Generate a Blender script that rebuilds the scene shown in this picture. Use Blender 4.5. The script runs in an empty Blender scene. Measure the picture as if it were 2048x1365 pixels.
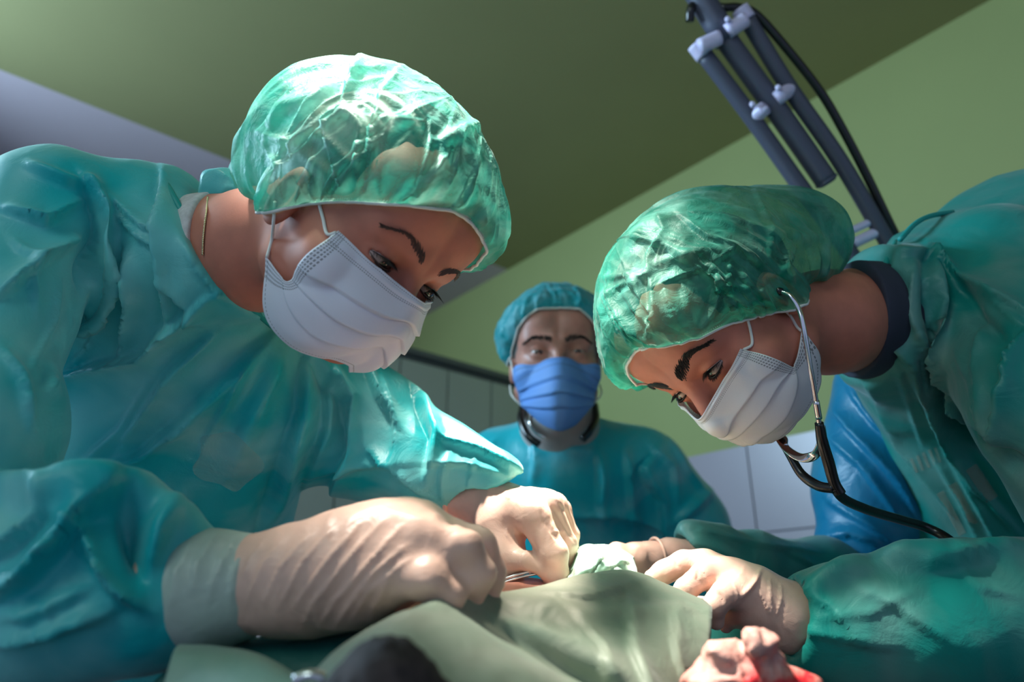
import bpy, bmesh, math, random
import numpy as np
from mathutils import Vector, Matrix

# ------------------------------------------------------------------ camera, world, lights
S = bpy.context.scene
COL = S.collection
CAM_Z = 1.15
PITCH = math.radians(22.1)
FPX, CX, CY = 1421.0, 1024.0, 682.5
cam_data = bpy.data.cameras.new('camera')
cam = bpy.data.objects.new('camera', cam_data)
COL.objects.link(cam)
cam.location = (0, 0, CAM_Z)
cam.rotation_euler = (math.pi / 2 + PITCH, 0, 0)
cam_data.sensor_width = 36.0
cam_data.lens = 36.0 * FPX / 2048.0
cam_data.clip_start = 0.02
cam_data.dof.use_dof = True
cam_data.dof.focus_distance = 0.62
cam_data.dof.aperture_fstop = 4.0
S.camera = cam
S.view_settings.view_transform = 'Standard'
S.view_settings.look = 'None'
S.view_settings.gamma = 1
S.view_settings.use_curve_mapping = False
S.view_settings.exposure = 0.6
S.cycles.max_bounces = 8
S.cycles.transparent_max_bounces = 12
S.cycles.caustics_reflective = False
S.cycles.caustics_refractive = False
S.cycles.sample_clamp_indirect = 6.0
S.cycles.use_denoising = True

W = bpy.data.worlds.new('room_air')
S.world = W
W.use_nodes = True
W.node_tree.nodes['Background'].inputs[0].default_value = (0.50, 0.62, 0.92, 1)
W.node_tree.nodes['Background'].inputs[1].default_value = 0.36

def area(name, loc, target, size, power, color, size_y=None, spread=None):
    d = bpy.data.lights.new(name, 'AREA')
    d.energy = power; d.color = color; d.size = size
    if size_y:
        d.shape = 'RECTANGLE'; d.size_y = size_y
    if spread:
        d.spread = math.radians(spread)
    o = bpy.data.objects.new(name, d); COL.objects.link(o)
    o.location = loc
    o.rotation_euler = (Vector(target) - Vector(loc)).to_track_quat('-Z', 'Y').to_euler()
    return o

def spot(name, loc, target, power, color, angle, blend, radius):
    d = bpy.data.lights.new(name, 'SPOT')
    d.energy = power; d.color = color; d.spot_size = math.radians(angle)
    d.spot_blend = blend; d.shadow_soft_size = radius
    o = bpy.data.objects.new(name, d); COL.objects.link(o)
    o.location = loc
    o.rotation_euler = (Vector(target) - Vector(loc)).to_track_quat('-Z', 'Y').to_euler()
    return o

spot('surgical_lamp_light', (-0.36, 0.34, 2.35), (0.03, 0.56, 1.35), 215, (1.0, 0.94, 0.84), 23, 0.55, 0.07)
spot('surgical_lamp_light', (0.20, 0.98, 2.40), (0.02, 0.66, 1.20), 310, (1.0, 0.86, 0.70), 15, 0.7, 0.06)
area('window_light', (-2.3, 1.0, 2.35), (-0.3, 0.7, 1.3), 0.8, 72, (0.52, 0.78, 1.0), 0.9)
area('front_fill_light', (-1.0, -1.1, 2.6), (-0.2, 0.7, 1.3), 0.8, 9, (0.78, 1.0, 0.95), 1.2)  # no known fixture: fill added behind the camera to brighten the left gown

# ------------------------------------------------------------------ geometry kit
sp, cp = math.sin(PITCH), math.cos(PITCH)
RV = np.array([1.0, 0, 0]); UV = np.array([0, -sp, cp]); BV = np.array([0, -cp, -sp])   # right, up, back (towards the viewer)
ROT = np.stack([RV, UV, BV])            # rows; view-aligned metres -> room metres
CAM = np.array([0, 0, CAM_Z])

def V(px, py, d):
    return np.array([(px - CX) * d / FPX, -(py - CY) * d / FPX, -d])

def to_world(p):
    return np.asarray(p, float) @ ROT + CAM

def to_view(p):
    return (np.asarray(p, float) - CAM) @ ROT.T

def WP(px, py, d):
    return to_world(V(px, py, d))

def project(v):
    return CX - FPX * v[:, 0] / v[:, 2], CY + FPX * v[:, 1] / v[:, 2]

def norm(v):
    v = np.asarray(v, float)
    return v / np.linalg.norm(v)

# value noise ------------------------------------------------------
def _hash(ix, iy, iz, seed):
    h = (ix * 374761393 + iy * 668265263 + iz * 2147483647 + seed * 1274126177) & 0xFFFFFFFF
    h = ((h ^ (h >> 13)) * 1274126177) & 0xFFFFFFFF
    h = h ^ (h >> 16)
    return (h & 0xFFFF).astype(np.float64) / 65535.0

def vnoise(p, seed=0):
    p = np.asarray(p, float)
    i = np.floor(p).astype(np.int64); f = p - i
    f = f * f * (3 - 2 * f)
    out = 0
    for dx in (0, 1):
        for dy in (0, 1):
            for dz in (0, 1):
                w = (f[:, 0] if dx else 1 - f[:, 0]) * (f[:, 1] if dy else 1 - f[:, 1]) * (f[:, 2] if dz else 1 - f[:, 2])
                out = out + w * _hash(i[:, 0] + dx, i[:, 1] + dy, i[:, 2] + dz, seed)
    return out * 2 - 1

def ridged(p, seed=0):
    return 1 - 2 * np.abs(vnoise(p, seed))

# signed distance ---------------------------------------------------
def smin(a, b, k):
    h = np.clip(0.5 + 0.5 * (b - a) / k, 0, 1)
    return b * (1 - h) + a * h - k * h * (1 - h)

def smax(a, b, k):
    return -smin(-a, -b, k)

def cone(P, a, b, ra, rb, zs=1.0):
    a = np.asarray(a, float); b = np.asarray(b, float)
    s = np.array([1, 1, 1 / zs])
    ba = (b - a) * s; pa = (P - a) * s
    h = np.clip(pa @ ba / max(ba @ ba, 1e-12), 0, 1)
    return np.linalg.norm(pa - h[:, None] * ba, axis=1) - (ra + (rb - ra) * h)

def chain(P, pts, k=0.02, zs=1.0):
    """pts: (px, py, depth, radius in pixels) or (vec3, radius)"""
    q = []
    for p in pts:
        if len(p) == 4:
            q.append((V(*p[:3]), p[3] * p[2] / FPX))
        else:
            q.append((np.asarray(p[0], float), p[1]))
    d = None
    for (a, ra), (b, rb) in zip(q[:-1], q[1:]):
        c = cone(P, a, b, ra, rb, zs)
        d = c if d is None else smin(d, c, k)
    return d

def ellip(P, c, r, frame=None):
    q = P - np.asarray(c, float)
    if frame is not None:
        q = q @ np.asarray(frame).T
    r = np.asarray(r, float)
    k0 = np.linalg.norm(q / r, axis=1)
    k1 = np.linalg.norm(q / (r * r), axis=1) + 1e-9
    return k0 * (k0 - 1) / k1

def mesh_sdf(fn, lo, hi, h, margin=1.9):
    """surface nets over the narrow band of fn inside the box lo..hi"""
    lo = np.asarray(lo, float); hi = np.asarray(hi, float)
    B = 4
    n = np.ceil((hi - lo) / (h * B)).astype(int) + 1
    cs = h * B
    ax = [lo[i] + (np.arange(n[i]) + 0.5) * cs - 0.5 * h for i in range(3)]
    G = np.stack(np.meshgrid(*ax, indexing='ij'), -1).reshape(-1, 3)
    c = fn(G).reshape(n)
    val = np.repeat(np.repeat(np.repeat(c.astype(np.float32), B, 0), B, 1), B, 2)
    band = np.repeat(np.repeat(np.repeat(np.abs(c) < cs * margin, B, 0), B, 1), B, 2)
    idx = np.argwhere(band)
    for s in range(0, len(idx), 400000):
        ii = idx[s:s + 400000]
        val[ii[:, 0], ii[:, 1], ii[:, 2]] = fn(lo + ii * h)
    for a in (0, -1):
        val[a, :, :] = np.maximum(val[a, :, :], h); val[:, a, :] = np.maximum(val[:, a, :], h); val[:, :, a] = np.maximum(val[:, :, a], h)
    ins = val < 0
    N = np.array(val.shape)
    cnt = np.zeros(N - 1, np.int8)
    for dx in (0, 1):
        for dy in (0, 1):
            for dz in (0, 1):
                cnt += ins[dx:N[0] - 1 + dx, dy:N[1] - 1 + dy, dz:N[2] - 1 + dz]
    cells = np.argwhere((cnt > 0) & (cnt < 8))
    vid = -np.ones(N - 1, np.int32)
    vid[cells[:, 0], cells[:, 1], cells[:, 2]] = np.arange(len(cells))
    acc = np.zeros((len(cells), 3)); w = np.zeros(len(cells))
    corners = [(x, y, z) for x in (0, 1) for y in (0, 1) for z in (0, 1)]
    cv = {k: val[cells[:, 0] + k[0], cells[:, 1] + k[1], cells[:, 2] + k[2]] for k in corners}
    for a in corners:
        for axis in range(3):
            if a[axis] == 0:
                b = list(a); b[axis] = 1; b = tuple(b)
                va, vb = cv[a], cv[b]
                m = (va < 0) != (vb < 0)
                t = np.where(m, va / np.where(m, va - vb, 1), 0)
                pt = np.tile(np.array(a, float), (len(cells), 1)); pt[:, axis] = t
                acc += pt * m[:, None]; w += m
    verts = lo + (cells + acc / w[:, None]) * h
    faces = []
    for axis in range(3):
        o1, o2 = [(1, 2), (2, 0), (0, 1)][axis]
        sl0 = [slice(1, -1)] * 3; sl1 = [slice(1, -1)] * 3
        sl0[axis] = slice(0, N[axis] - 1); sl1[axis] = slice(1, N[axis])
        a = ins[tuple(sl0)]; b = ins[tuple(sl1)]
        for want in (0, 1):
            e = np.argwhere((a & ~b) if want == 0 else (~a & b))
            if not len(e):
                continue
            off = np.ones(3, int); off[axis] = 0
            e = e + off
            def vv(d1, d2):
                q = e.copy(); q[:, o1] -= d1; q[:, o2] -= d2
                return vid[q[:, 0], q[:, 1], q[:, 2]]
            quad = np.stack([vv(1, 1), vv(0, 1), vv(0, 0), vv(1, 0)], 1)
            if want:
                quad = quad[:, ::-1]
            faces.append(quad)
    faces = np.concatenate(faces)
    faces = faces[(faces >= 0).all(1)]
    return verts, faces

def vnormals(v, f):
    n = np.zeros_like(v)
    a = v[f[:, 2]] - v[f[:, 0]]; b = v[f[:, 3]] - v[f[:, 1]]
    c = np.cross(a, b)
    for k in range(4):
        np.add.at(n, f[:, k], c)
    return n / (np.linalg.norm(n, axis=1)[:, None] + 1e-12)

def relax(v, f, it=2, lam=0.5):
    e = np.concatenate([f[:, [0, 1]], f[:, [1, 2]], f[:, [2, 3]], f[:, [3, 0]]])
    for _ in range(it):
        s = np.zeros_like(v); c = np.zeros(len(v))
        np.add.at(s, e[:, 0], v[e[:, 1]]); np.add.at(c, e[:, 0], 1)
        np.add.at(s, e[:, 1], v[e[:, 0]]); np.add.at(c, e[:, 1], 1)
        m = c > 0
        v = v.copy(); v[m] = v[m] * (1 - lam) + lam * s[m] / c[m][:, None]
    return v

def crease(v, n, strokes, seed=0):
    """cloth folds modelled onto the visible side: each stroke (points, width px, height mm, kind)"""
    px, py = project(v)
    disp = np.zeros(len(v))
    q = np.stack([px, py], 1)
    face = np.clip(n[:, 2] * 2.5 + 0.6, 0, 1)
    for st in strokes:
        pts, wd, ht, kind = st[:4]
        p = np.asarray(pts, float)
        dl = np.linalg.norm(np.diff(p, axis=0), axis=1); L = dl.sum(); acc = 0
        lo = p.min(0) - wd * 4; hi = p.max(0) + wd * 4
        m = (q[:, 0] > lo[0]) & (q[:, 0] < hi[0]) & (q[:, 1] > lo[1]) & (q[:, 1] < hi[1])
        if len(st) > 4:
            m &= (-v[:, 2] > st[4][0]) & (-v[:, 2] < st[4][1])
        if not m.any():
            continue
        Q = q[m]
        best = np.full(len(Q), 1e9); sd = np.zeros(len(Q)); tt = np.zeros(len(Q))
        for a, b, l in zip(p[:-1], p[1:], dl):
            ba = (b - a) / max(l, 1e-6); pa = Q - a
            h = np.clip(pa @ ba, 0, l)
            r = pa - h[:, None] * ba
            d = np.linalg.norm(r, axis=1)
            cr = ba[0] * pa[:, 1] - ba[1] * pa[:, 0]
            k = d < best
            best[k] = d[k]; sd[k] = np.sign(cr[k]) * d[k]; tt[k] = (acc + h[k]) / L
            acc += l
        taper = np.sqrt(np.clip(np.sin(np.pi * np.clip(tt * 0.94 + 0.03, 0, 1)), 0, 1))
        if kind == 'ridge':
            pr = np.exp(-(best / wd) ** 2)
        elif kind == 'valley':
            pr = -np.exp(-(best / wd) ** 2)
        elif kind == 'fold':          # steep on the right of the stroke, slack on its left
            pr = np.where(sd > 0, np.exp(-(sd / (wd * 0.22)) ** 2), np.exp(-np.abs(sd) / wd))
        elif kind == 'tuck':          # a lap of cloth lying over the next
            e_ = max(wd * 0.15, 3.5)
            pr = -np.tanh(sd / e_) * np.where(sd > 0, np.exp(-np.abs(sd) / wd), np.exp(-(sd / (wd * 1.2)) ** 2))
        disp[m] += ht * 0.001 * pr * taper
    return v + n * (disp * face)[:, None]

# mesh objects ------------------------------------------------------
def link_mesh(name, verts, faces, mat, parent=None, smooth=True, world=False, kind=None):
    """verts in view-aligned metres (or room metres with world=True)"""
    v = np.asarray(verts, float)
    if not world:
        v = to_world(v)
    org = np.array(parent['_o']) if parent is not None else v.mean(0)
    me = bpy.data.meshes.new(name)
    me.from_pydata((v - org).tolist(), [], [list(map(int, f)) for f in faces])
    me.update()
    if smooth:
        me.shade_smooth()
    o = bpy.data.objects.new(name, me); COL.objects.link(o)
    me.materials.append(mat)
    if parent is not None:
        o.parent = parent; o['_o'] = [float(x) for x in org]
    else:
        o.location = org; o['_o'] = [float(x) for x in org]
    if kind:
        o['kind'] = kind
    return o

def tag(o, label=None, cat=None, group=None, kind=None):
    if label: o['label'] = label
    if cat: o['category'] = cat
    if group: o['group'] = group
    if kind: o['kind'] = kind
    return o

def root(name, loc, label, cat, group=None):
    o = bpy.data.objects.new(name, None); COL.objects.link(o)
    o.location = loc; o['_o'] = [float(x) for x in loc]
    o.empty_display_size = 0.05
    return tag(o, label, cat, group)

def spline(pts, n):
    p = np.asarray(pts, float)
    if len(p) == 2:
        t = np.linspace(0, 1, n)[:, None]
        return p[0] * (1 - t) + p[1] * t
    e = np.vstack([2 * p[0] - p[1], p, 2 * p[-1] - p[-2]])
    u = np.linspace(0, len(p) - 1 - 1e-9, n); i = u.astype(int); t = (u - i)[:, None]
    a, b, c, d = e[i], e[i + 1], e[i + 2], e[i + 3]
    return 0.5 * (2 * b + (c - a) * t + (2 * a - 5 * b + 4 * c - d) * t ** 2 + (3 * b - a - 3 * c + d) * t ** 3)

def tube_geo(pts, rad, seg=10, flat=None):
    """closed tube along pts; rad scalar or list; flat: (direction, ratio) squashes the section"""
    p = np.asarray(pts, float); n = len(p)
    r = np.full(n, rad) if np.isscalar(rad) else np.interp(np.linspace(0, 1, n), np.linspace(0, 1, len(rad)), rad)
    t = np.gradient(p, axis=0); t /= np.linalg.norm(t, axis=1)[:, None] + 1e-12
    a = np.array([0.13, 0.31, 0.94]) if flat is None else norm(flat[0])
    verts = []
    u = np.cross(t[0], a); u /= np.linalg.norm(u) + 1e-12
    for i in range(n):
        if flat is None:
            u = u - t[i] * (u @ t[i]); u /= np.linalg.norm(u) + 1e-12
            w = np.cross(t[i], u); k = 1
        else:
            u = np.cross(t[i], a); u /= np.linalg.norm(u) + 1e-12
            w = np.cross(t[i], u); k = flat[1]
        ang = np.linspace(0, 2 * np.pi, seg, endpoint=False)
        verts.append(p[i] + r[i] * (np.cos(ang)[:, None] * u + k * np.sin(ang)[:, None] * w))
    v = np.concatenate(verts)
    f = []
    for i in range(n - 1):
        for j in range(seg):
            k = (j + 1) % seg
            f.append((i * seg + j, i * seg + k, (i + 1) * seg + k, (i + 1) * seg + j))
    f.append(tuple(range(seg))[::-1]); f.append(tuple((n - 1) * seg + j for j in range(seg)))
    return v, f

def tube(name, pts, rad, mat, parent=None, n=24, seg=10, world=False, flat=None, kind=None):
    p = spline(pts, n) if n else np.asarray(pts, float)
    v, f = tube_geo(p, rad, seg, flat)
    return link_mesh(name, v, f, mat, parent, world=world, kind=kind)

def grid_faces(nu, nv, wrap=False):
    f = []
    for i in range(nu - 1):
        for j in range(nv if wrap else nv - 1):
            k = (j + 1) % nv
            f.append((i * nv + j, i * nv + k, (i + 1) * nv + k, (i + 1) * nv + j))
    return f

def loft(rows, nu, nv):
    rows = [spline(r, nv) for r in rows]
    R = np.stack(rows)
    out = np.stack([spline(R[:, j], nu) for j in range(nv)], 1)
    return out                                 # nu, nv, 3

def sheet(name, G, mat, parent=None, thick=0.0012, flip=False):
    """a cloth sheet with its own thickness"""
    nu, nv, _ = G.shape
    du = np.gradient(G, axis=0); dv = np.gradient(G, axis=1)
    n = np.cross(dv, du); n /= np.linalg.norm(n, axis=2)[..., None] + 1e-12
    a = (G + n * thick / 2).reshape(-1, 3); b = (G - n * thick / 2).reshape(-1, 3)
    fa = [tuple(reversed(q)) for q in grid_faces(nu, nv)]; m = nu * nv
    fb = [tuple(x + m for x in reversed(q)) for q in fa]
    rim = [i * nv for i in range(nu)] + [(nu - 1) * nv + j for j in range(1, nv)] + \
          [i * nv + nv - 1 for i in range(nu - 2, -1, -1)] + [j for j in range(nv - 2, 0, -1)]
    fr = []
    for i in range(len(rim)):
        p, q = rim[i], rim[(i + 1) % len(rim)]
        fr.append((p, p + m, q + m, q))
    return link_mesh(name, np.vstack([a, b]), fa + fb + fr, mat, parent)

def box_geo(lo, hi):
    x0, y0, z0 = lo; x1, y1, z1 = hi
    v = [(x0, y0, z0), (x1, y0, z0), (x1, y1, z0), (x0, y1, z0), (x0, y0, z1), (x1, y0, z1), (x1, y1, z1), (x0, y1, z1)]
    f = [(3, 2, 1, 0), (4, 5, 6, 7), (0, 1, 5, 4), (1, 2, 6, 5), (2, 3, 7, 6), (3, 0, 4, 7)]
    return v, f

# ------------------------------------------------------------------ materials
def srgb(r, g, b):
    return tuple(((c / 255) / 12.92 if c / 255 <= 0.04045 else ((c / 255 + 0.055) / 1.055) ** 2.4) for c in (r, g, b)) + (1,)

class NT:
    def __init__(s, name):
        s.m = bpy.data.materials.new(name); s.m.use_nodes = True
        s.t = s.m.node_tree; s.t.nodes.clear()
        s.out = s.add('ShaderNodeOutputMaterial')
    def add(s, kind, **kw):
        n = s.t.nodes.new(kind)
        for k, v in kw.items():
            setattr(n, k, v)
        return n
    def link(s, a, b):
        s.t.links.new(a, b)
    def noise(s, scale, detail=3, rough=0.5, dist=0.0, coords='Object'):
        tc = s.add('ShaderNodeTexCoord'); n = s.add('ShaderNodeTexNoise')
        n.inputs['Scale'].default_value = scale; n.inputs['Detail'].default_value = detail
        n.inputs['Roughness'].default_value = rough; n.inputs['Distortion'].default_value = dist
        s.link(tc.outputs[coords], n.inputs['Vector'])
        return n
    def ramp(s, fac, stops):
        r = s.add('ShaderNodeValToRGB')
        e = r.color_ramp.elements
        while len(e) < len(stops): e.new(0.5)
        for x, (p, c) in zip(e, stops):
            x.position = p; x.color = c if len(c) == 4 else tuple(c) + (1,)
        s.link(fac, r.inputs[0])
        return r
    def bump(s, height, strength, dist=0.001):
        b = s.add('ShaderNodeBump'); b.inputs['Strength'].default_value = strength; b.inputs['Distance'].default_value = dist
        s.link(height, b.inputs['Height'])
        return b

def plain(name, col, rough=0.5, metal=0.0, var=0.0, scale=30, bump=0.0, bscale=200, coat=0.0, sss=0.0):
    t = NT(name)
    p = t.add('ShaderNodeBsdfPrincipled')
    p.inputs['Roughness'].default_value = rough; p.inputs['Metallic'].default_value = metal
    p.inputs['Coat Weight'].default_value = coat
    if sss:
        p.inputs['Subsurface Weight'].default_value = sss
        p.inputs['Subsurface Radius'].default_value = (0.012, 0.005, 0.003); p.inputs['Subsurface Scale'].default_value = 0.6
    c = tuple(col[:3])
    if var:
        n = t.noise(scale, 4)
        r = t.ramp(n.outputs[0], [(0.3, tuple(x * (1 - var) for x in c)), (0.7, tuple(min(1, x * (1 + var)) for x in c))])
        t.link(r.outputs[0], p.inputs['Base Color'])
    else:
        p.inputs['Base Color'].default_value = c + (1,)
    if bump:
        b = t.bump(t.noise(bscale, 4, 0.6).outputs[0], bump)
        t.link(b.outputs[0], p.inputs['Normal'])
    t.link(p.outputs[0], t.out.inputs[0])
    return t.m

def cloth(name, base, pale, rough=0.36, trans=0.2, alpha=0.0, mscale=9, wr=0.35, wscale=26, pale_amt=0.5):
    """non-woven gown / cap fabric: thin, slightly glossy, lets light through, clings in paler patches"""
    t = NT(name)
    p = t.add('ShaderNodeBsdfPrincipled')
    n1 = t.noise(mscale, 3, 0.5, 1.2)
    r = t.ramp(n1.outputs[0], [(0.42, base), (0.66, tuple(b * (1 - pale_amt) + q * pale_amt for b, q in zip(base[:3], pale[:3])))])
    t.link(r.outputs[0], p.inputs['Base Color'])
    p.inputs['Roughness'].default_value = rough
    p.inputs['Sheen Weight'].default_value = 0.25; p.inputs['Sheen Roughness'].default_value = 0.4
    big = t.noise(wscale, 4, 0.55, 0.8); fine = t.noise(900, 2, 0.6)
    mix = t.add('ShaderNodeMath', operation='MULTIPLY_ADD'); mix.inputs[1].default_value = 0.06
    t.link(fine.outputs[0], mix.inputs[0]); t.link(big.outputs[0], mix.inputs[2])
    b = t.bump(mix.outputs[0], wr, 0.006)
    t.link(b.outputs[0], p.inputs['Normal'])
    sh = p.outputs[0]
    if trans:
        tr = t.add('ShaderNodeBsdfTranslucent'); t.link(r.outputs[0], tr.inputs[0]); t.link(b.outputs[0], tr.inputs['Normal'])
        mx = t.add('ShaderNodeMixShader'); mx.inputs[0].default_value = trans
        t.link(sh, mx.inputs[1]); t.link(tr.outputs[0], mx.inputs[2]); sh = mx.outputs[0]
    if alpha:
        tp = t.add('ShaderNodeBsdfTransparent'); tp.inputs[0].default_value = tuple(0.35 + 0.65 * c for c in pale[:3]) + (1,)
        mx = t.add('ShaderNodeMixShader')
        a = t.ramp(t.noise(mscale * 1.6, 3, 0.5, 1.5).outputs[0], [(0.35, (alpha * 0.35,) * 3), (0.65, (alpha,) * 3)])
        t.link(a.outputs[0], mx.inputs[0])
        t.link(sh, mx.inputs[1]); t.link(tp.outputs[0], mx.inputs[2]); sh = mx.outputs[0]
    t.link(sh, t.out.inputs[0])
    return t.m

M = {}
M['gown_left'] = cloth('teal_gown_fabric', (0.001, 0.50, 0.53), (0.34, 0.78, 0.74), mscale=5.5, pale_amt=0.75, rough=0.42)
M['gown_right'] = cloth('green_gown_fabric', (0.002, 0.29, 0.25), (0.22, 0.38, 0.35), mscale=5.5, pale_amt=0.75, rough=0.42)
M['gown_blue_lit'] = cloth('blue_lit_gown_fabric', (0.002, 0.22, 0.42), (0.05, 0.34, 0.52), mscale=7)  # right gown's far sleeve: bluish light on it is put into the colour
M['gown_man'] = cloth('turquoise_gown_fabric', (0.008, 0.52, 0.62), (0.30, 0.66, 0.76), mscale=7, pale_amt=0.7)
M['cap_left'] = cloth('mint_cap_fabric', (0.05, 0.56, 0.44), (0.66, 0.88, 0.78), rough=0.5, trans=0.3, alpha=0.62, mscale=16, wr=0.45, wscale=60)
M['cap_right'] = cloth('green_cap_fabric', (0.008, 0.31, 0.22), (0.28, 0.54, 0.44), rough=0.52, trans=0.3, alpha=0.66, mscale=16, wr=0.4, wscale=60)
M['cap_man'] = cloth('turquoise_cap_fabric', (0.01, 0.40, 0.46), (0.28, 0.60, 0.66), rough=0.4, trans=0.3, alpha=0.2, mscale=22, wr=0.5, wscale=60)
M['binding'] = plain('teal_binding', (0.01, 0.30, 0.28), 0.5)
M['skin'] = plain('skin', (0.55, 0.185, 0.12), 0.58, var=0.08, scale=60, bump=0.12, bscale=900, sss=0.15)
M['skin_man'] = plain('weathered_skin', (0.46, 0.20, 0.15), 0.45, var=0.12, scale=50, bump=0.2, bscale=500, sss=0.1)
M['hair'] = plain('dark_hair', (0.035, 0.024, 0.018), 0.4, var=0.4, scale=80)
M['hair_brown'] = plain('brown_hair', (0.075, 0.048, 0.032), 0.4, var=0.4, scale=80)
M['brow'] = plain('brow_hair', (0.012, 0.008, 0.007), 0.6)
M['brow_soft'] = plain('soft_brow_hair', (0.10, 0.05, 0.04), 0.6)
M['white'] = plain('elastic_white', (0.78, 0.76, 0.72), 0.6)
M['metal'] = plain('polished_steel', (0.75, 0.75, 0.78), 0.16, 1.0)
M['black'] = plain('black_rubber', (0.006, 0.006, 0.007), 0.28, coat=0.2)
M['gauze'] = plain('grey_knit', (0.62, 0.56, 0.58), 0.9, var=0.15, scale=150, bump=0.4, bscale=400)
M['navy'] = plain('navy_scrub_cotton', (0.03, 0.035, 0.06), 0.85, bump=0.2, bscale=500)
M['gold'] = plain('gold_chain', (0.75, 0.6, 0.35), 0.25, 1.0)
# ------------------------------------------------------------------ heads
class Head:
    """head frame: l = wearer's left, f = face direction, u = up; local coordinates (a, b, c) along l, f, u; eyes at c = 0"""
    def __init__(s, eye_mid, l, u, scale=0.97, lids=0.0045, fem=True, low=0.0040):
        s.low = low
        s.u = norm(u); l = np.asarray(l, float); s.l = norm(l - s.u * (l @ s.u)); s.f = np.cross(s.l, s.u)
        s.k = scale; s.o = np.asarray(eye_mid, float) - s.f * 0.080 * scale
        s.fr = np.stack([s.l, s.f, s.u]); s.lids = lids; s.fem = fem
    def pt(s, a, b, c):
        return s.o + s.k * (a * s.l + b * s.f + c * s.u)
    def loc(s, p):
        return (np.asarray(p, float) - s.o) @ s.fr.T / s.k
    def lat(s, px, py, a):
        """point on the sight line through a pixel whose sideways coordinate is a"""
        r = V(px, py, 1.0)
        return r * ((a * s.k + s.o @ s.l) / (r @ s.l))
    def sdf(s, P):
        q = s.loc(P)
        qa = q.copy(); qa[:, 0] = np.abs(qa[:, 0])
        E = ellip
        d = E(q, (0, -0.005, 0.035), (0.073, 0.094, 0.084))
        d = smin(d, E(qa, (0.026, 0.052, 0.048), (0.036, 0.041, 0.040)), 0.02)
        d = smin(d, E(q, (0, 0.030, -0.032), (0.060, 0.056, 0.064)), 0.03)
        jw = 0.046 if s.fem else 0.054
        d = smin(d, cone(qa, (jw, 0.005, -0.056), (0.012, 0.060, -0.076), 0.016, 0.017), 0.025)
        d = smin(d, cone(q, (0, 0.062, -0.077), (0, 0.066, -0.074), 0.017, 0.017), 0.02)
        d = smin(d, E(qa, (0.046, 0.050, -0.030), (0.022, 0.022, 0.020)), 0.02)
        br = 0.011 if s.fem else 0.014
        d = smin(d, cone(qa, (0.040, 0.068, 0.020), (0.008, 0.083, 0.017), br, br), 0.014)
        d = smax(d, -E(qa, (0.032, 0.097, -0.002), (0.019, 0.016, 0.0115)), 0.012)
        d = smin(d, cone(q, (0, 0.083, 0.008), (0, 0.103, -0.036), 0.0075, 0.0100), 0.010)
        d = smin(d, E(qa, (0.012, 0.091, -0.040), (0.009, 0.012, 0.008)), 0.006)
        d = smin(d, cone(q, (0, 0.085, -0.058), (0, 0.083, -0.066), 0.014, 0.013), 0.012)
        # lids: a shell over the eyeball with an almond opening
        eb = np.linalg.norm(qa - np.array([0.031, 0.0720, 0.0]), axis=1)
        d = smin(d, eb - 0.0140, 0.005)
        x = (qa[:, 0] - 0.031) / 0.0135
        up = s.lids * np.clip(1 - x * x, 0, 1) ** 0.6 + 0.0008
        lw = -s.low * np.clip(1 - x * x, 0, 1) ** 0.7 - 0.0002
        slit = np.maximum(q[:, 2] - up, lw - q[:, 2])
        slit = np.maximum(slit, (np.abs(x) - 1) * 0.0135)
        slit = np.maximum(slit, 0.074 - qa[:, 1])
        d = smax(d, -slit, 0.0012)
        # ears
        er = smax(E(qa - np.array([0.072, -0.006, -0.010]), (0, 0, 0), (0.008, 0.017, 0.028)),
                  -E(qa - np.array([0.080, -0.002, -0.010]), (0, 0, 0), (0.006, 0.010, 0.017)), 0.004)
        d = smin(d, er, 0.004)
        return d * s.k

def raycast(fn, px, py, d0, d1, n=240):
    """first point on the sight line where the body begins (closest approach if it is missed)"""
    dd = np.linspace(d0, d1, n)
    P = np.array([V(px, py, d) for d in dd]); v = fn(P)
    i = np.argmax(v < 0.0003) if (v < 0.0003).any() else int(np.argmin(v))
    if i > 0 and v[i] < 0.0003:
        a, b = v[i - 1], v[i]; w = a / (a - b + 1e-12)
        return P[i - 1] * (1 - w) + P[i] * w
    return P[i]

def grad(fn, p, e=0.0015):
    p = np.asarray(p, float); Q = np.array([p + e * np.eye(3)[i] for i in range(3)] + [p - e * np.eye(3)[i] for i in range(3)])
    v = fn(Q); g = v[:3] - v[3:]
    return g / (np.linalg.norm(g) + 1e-12)

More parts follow.
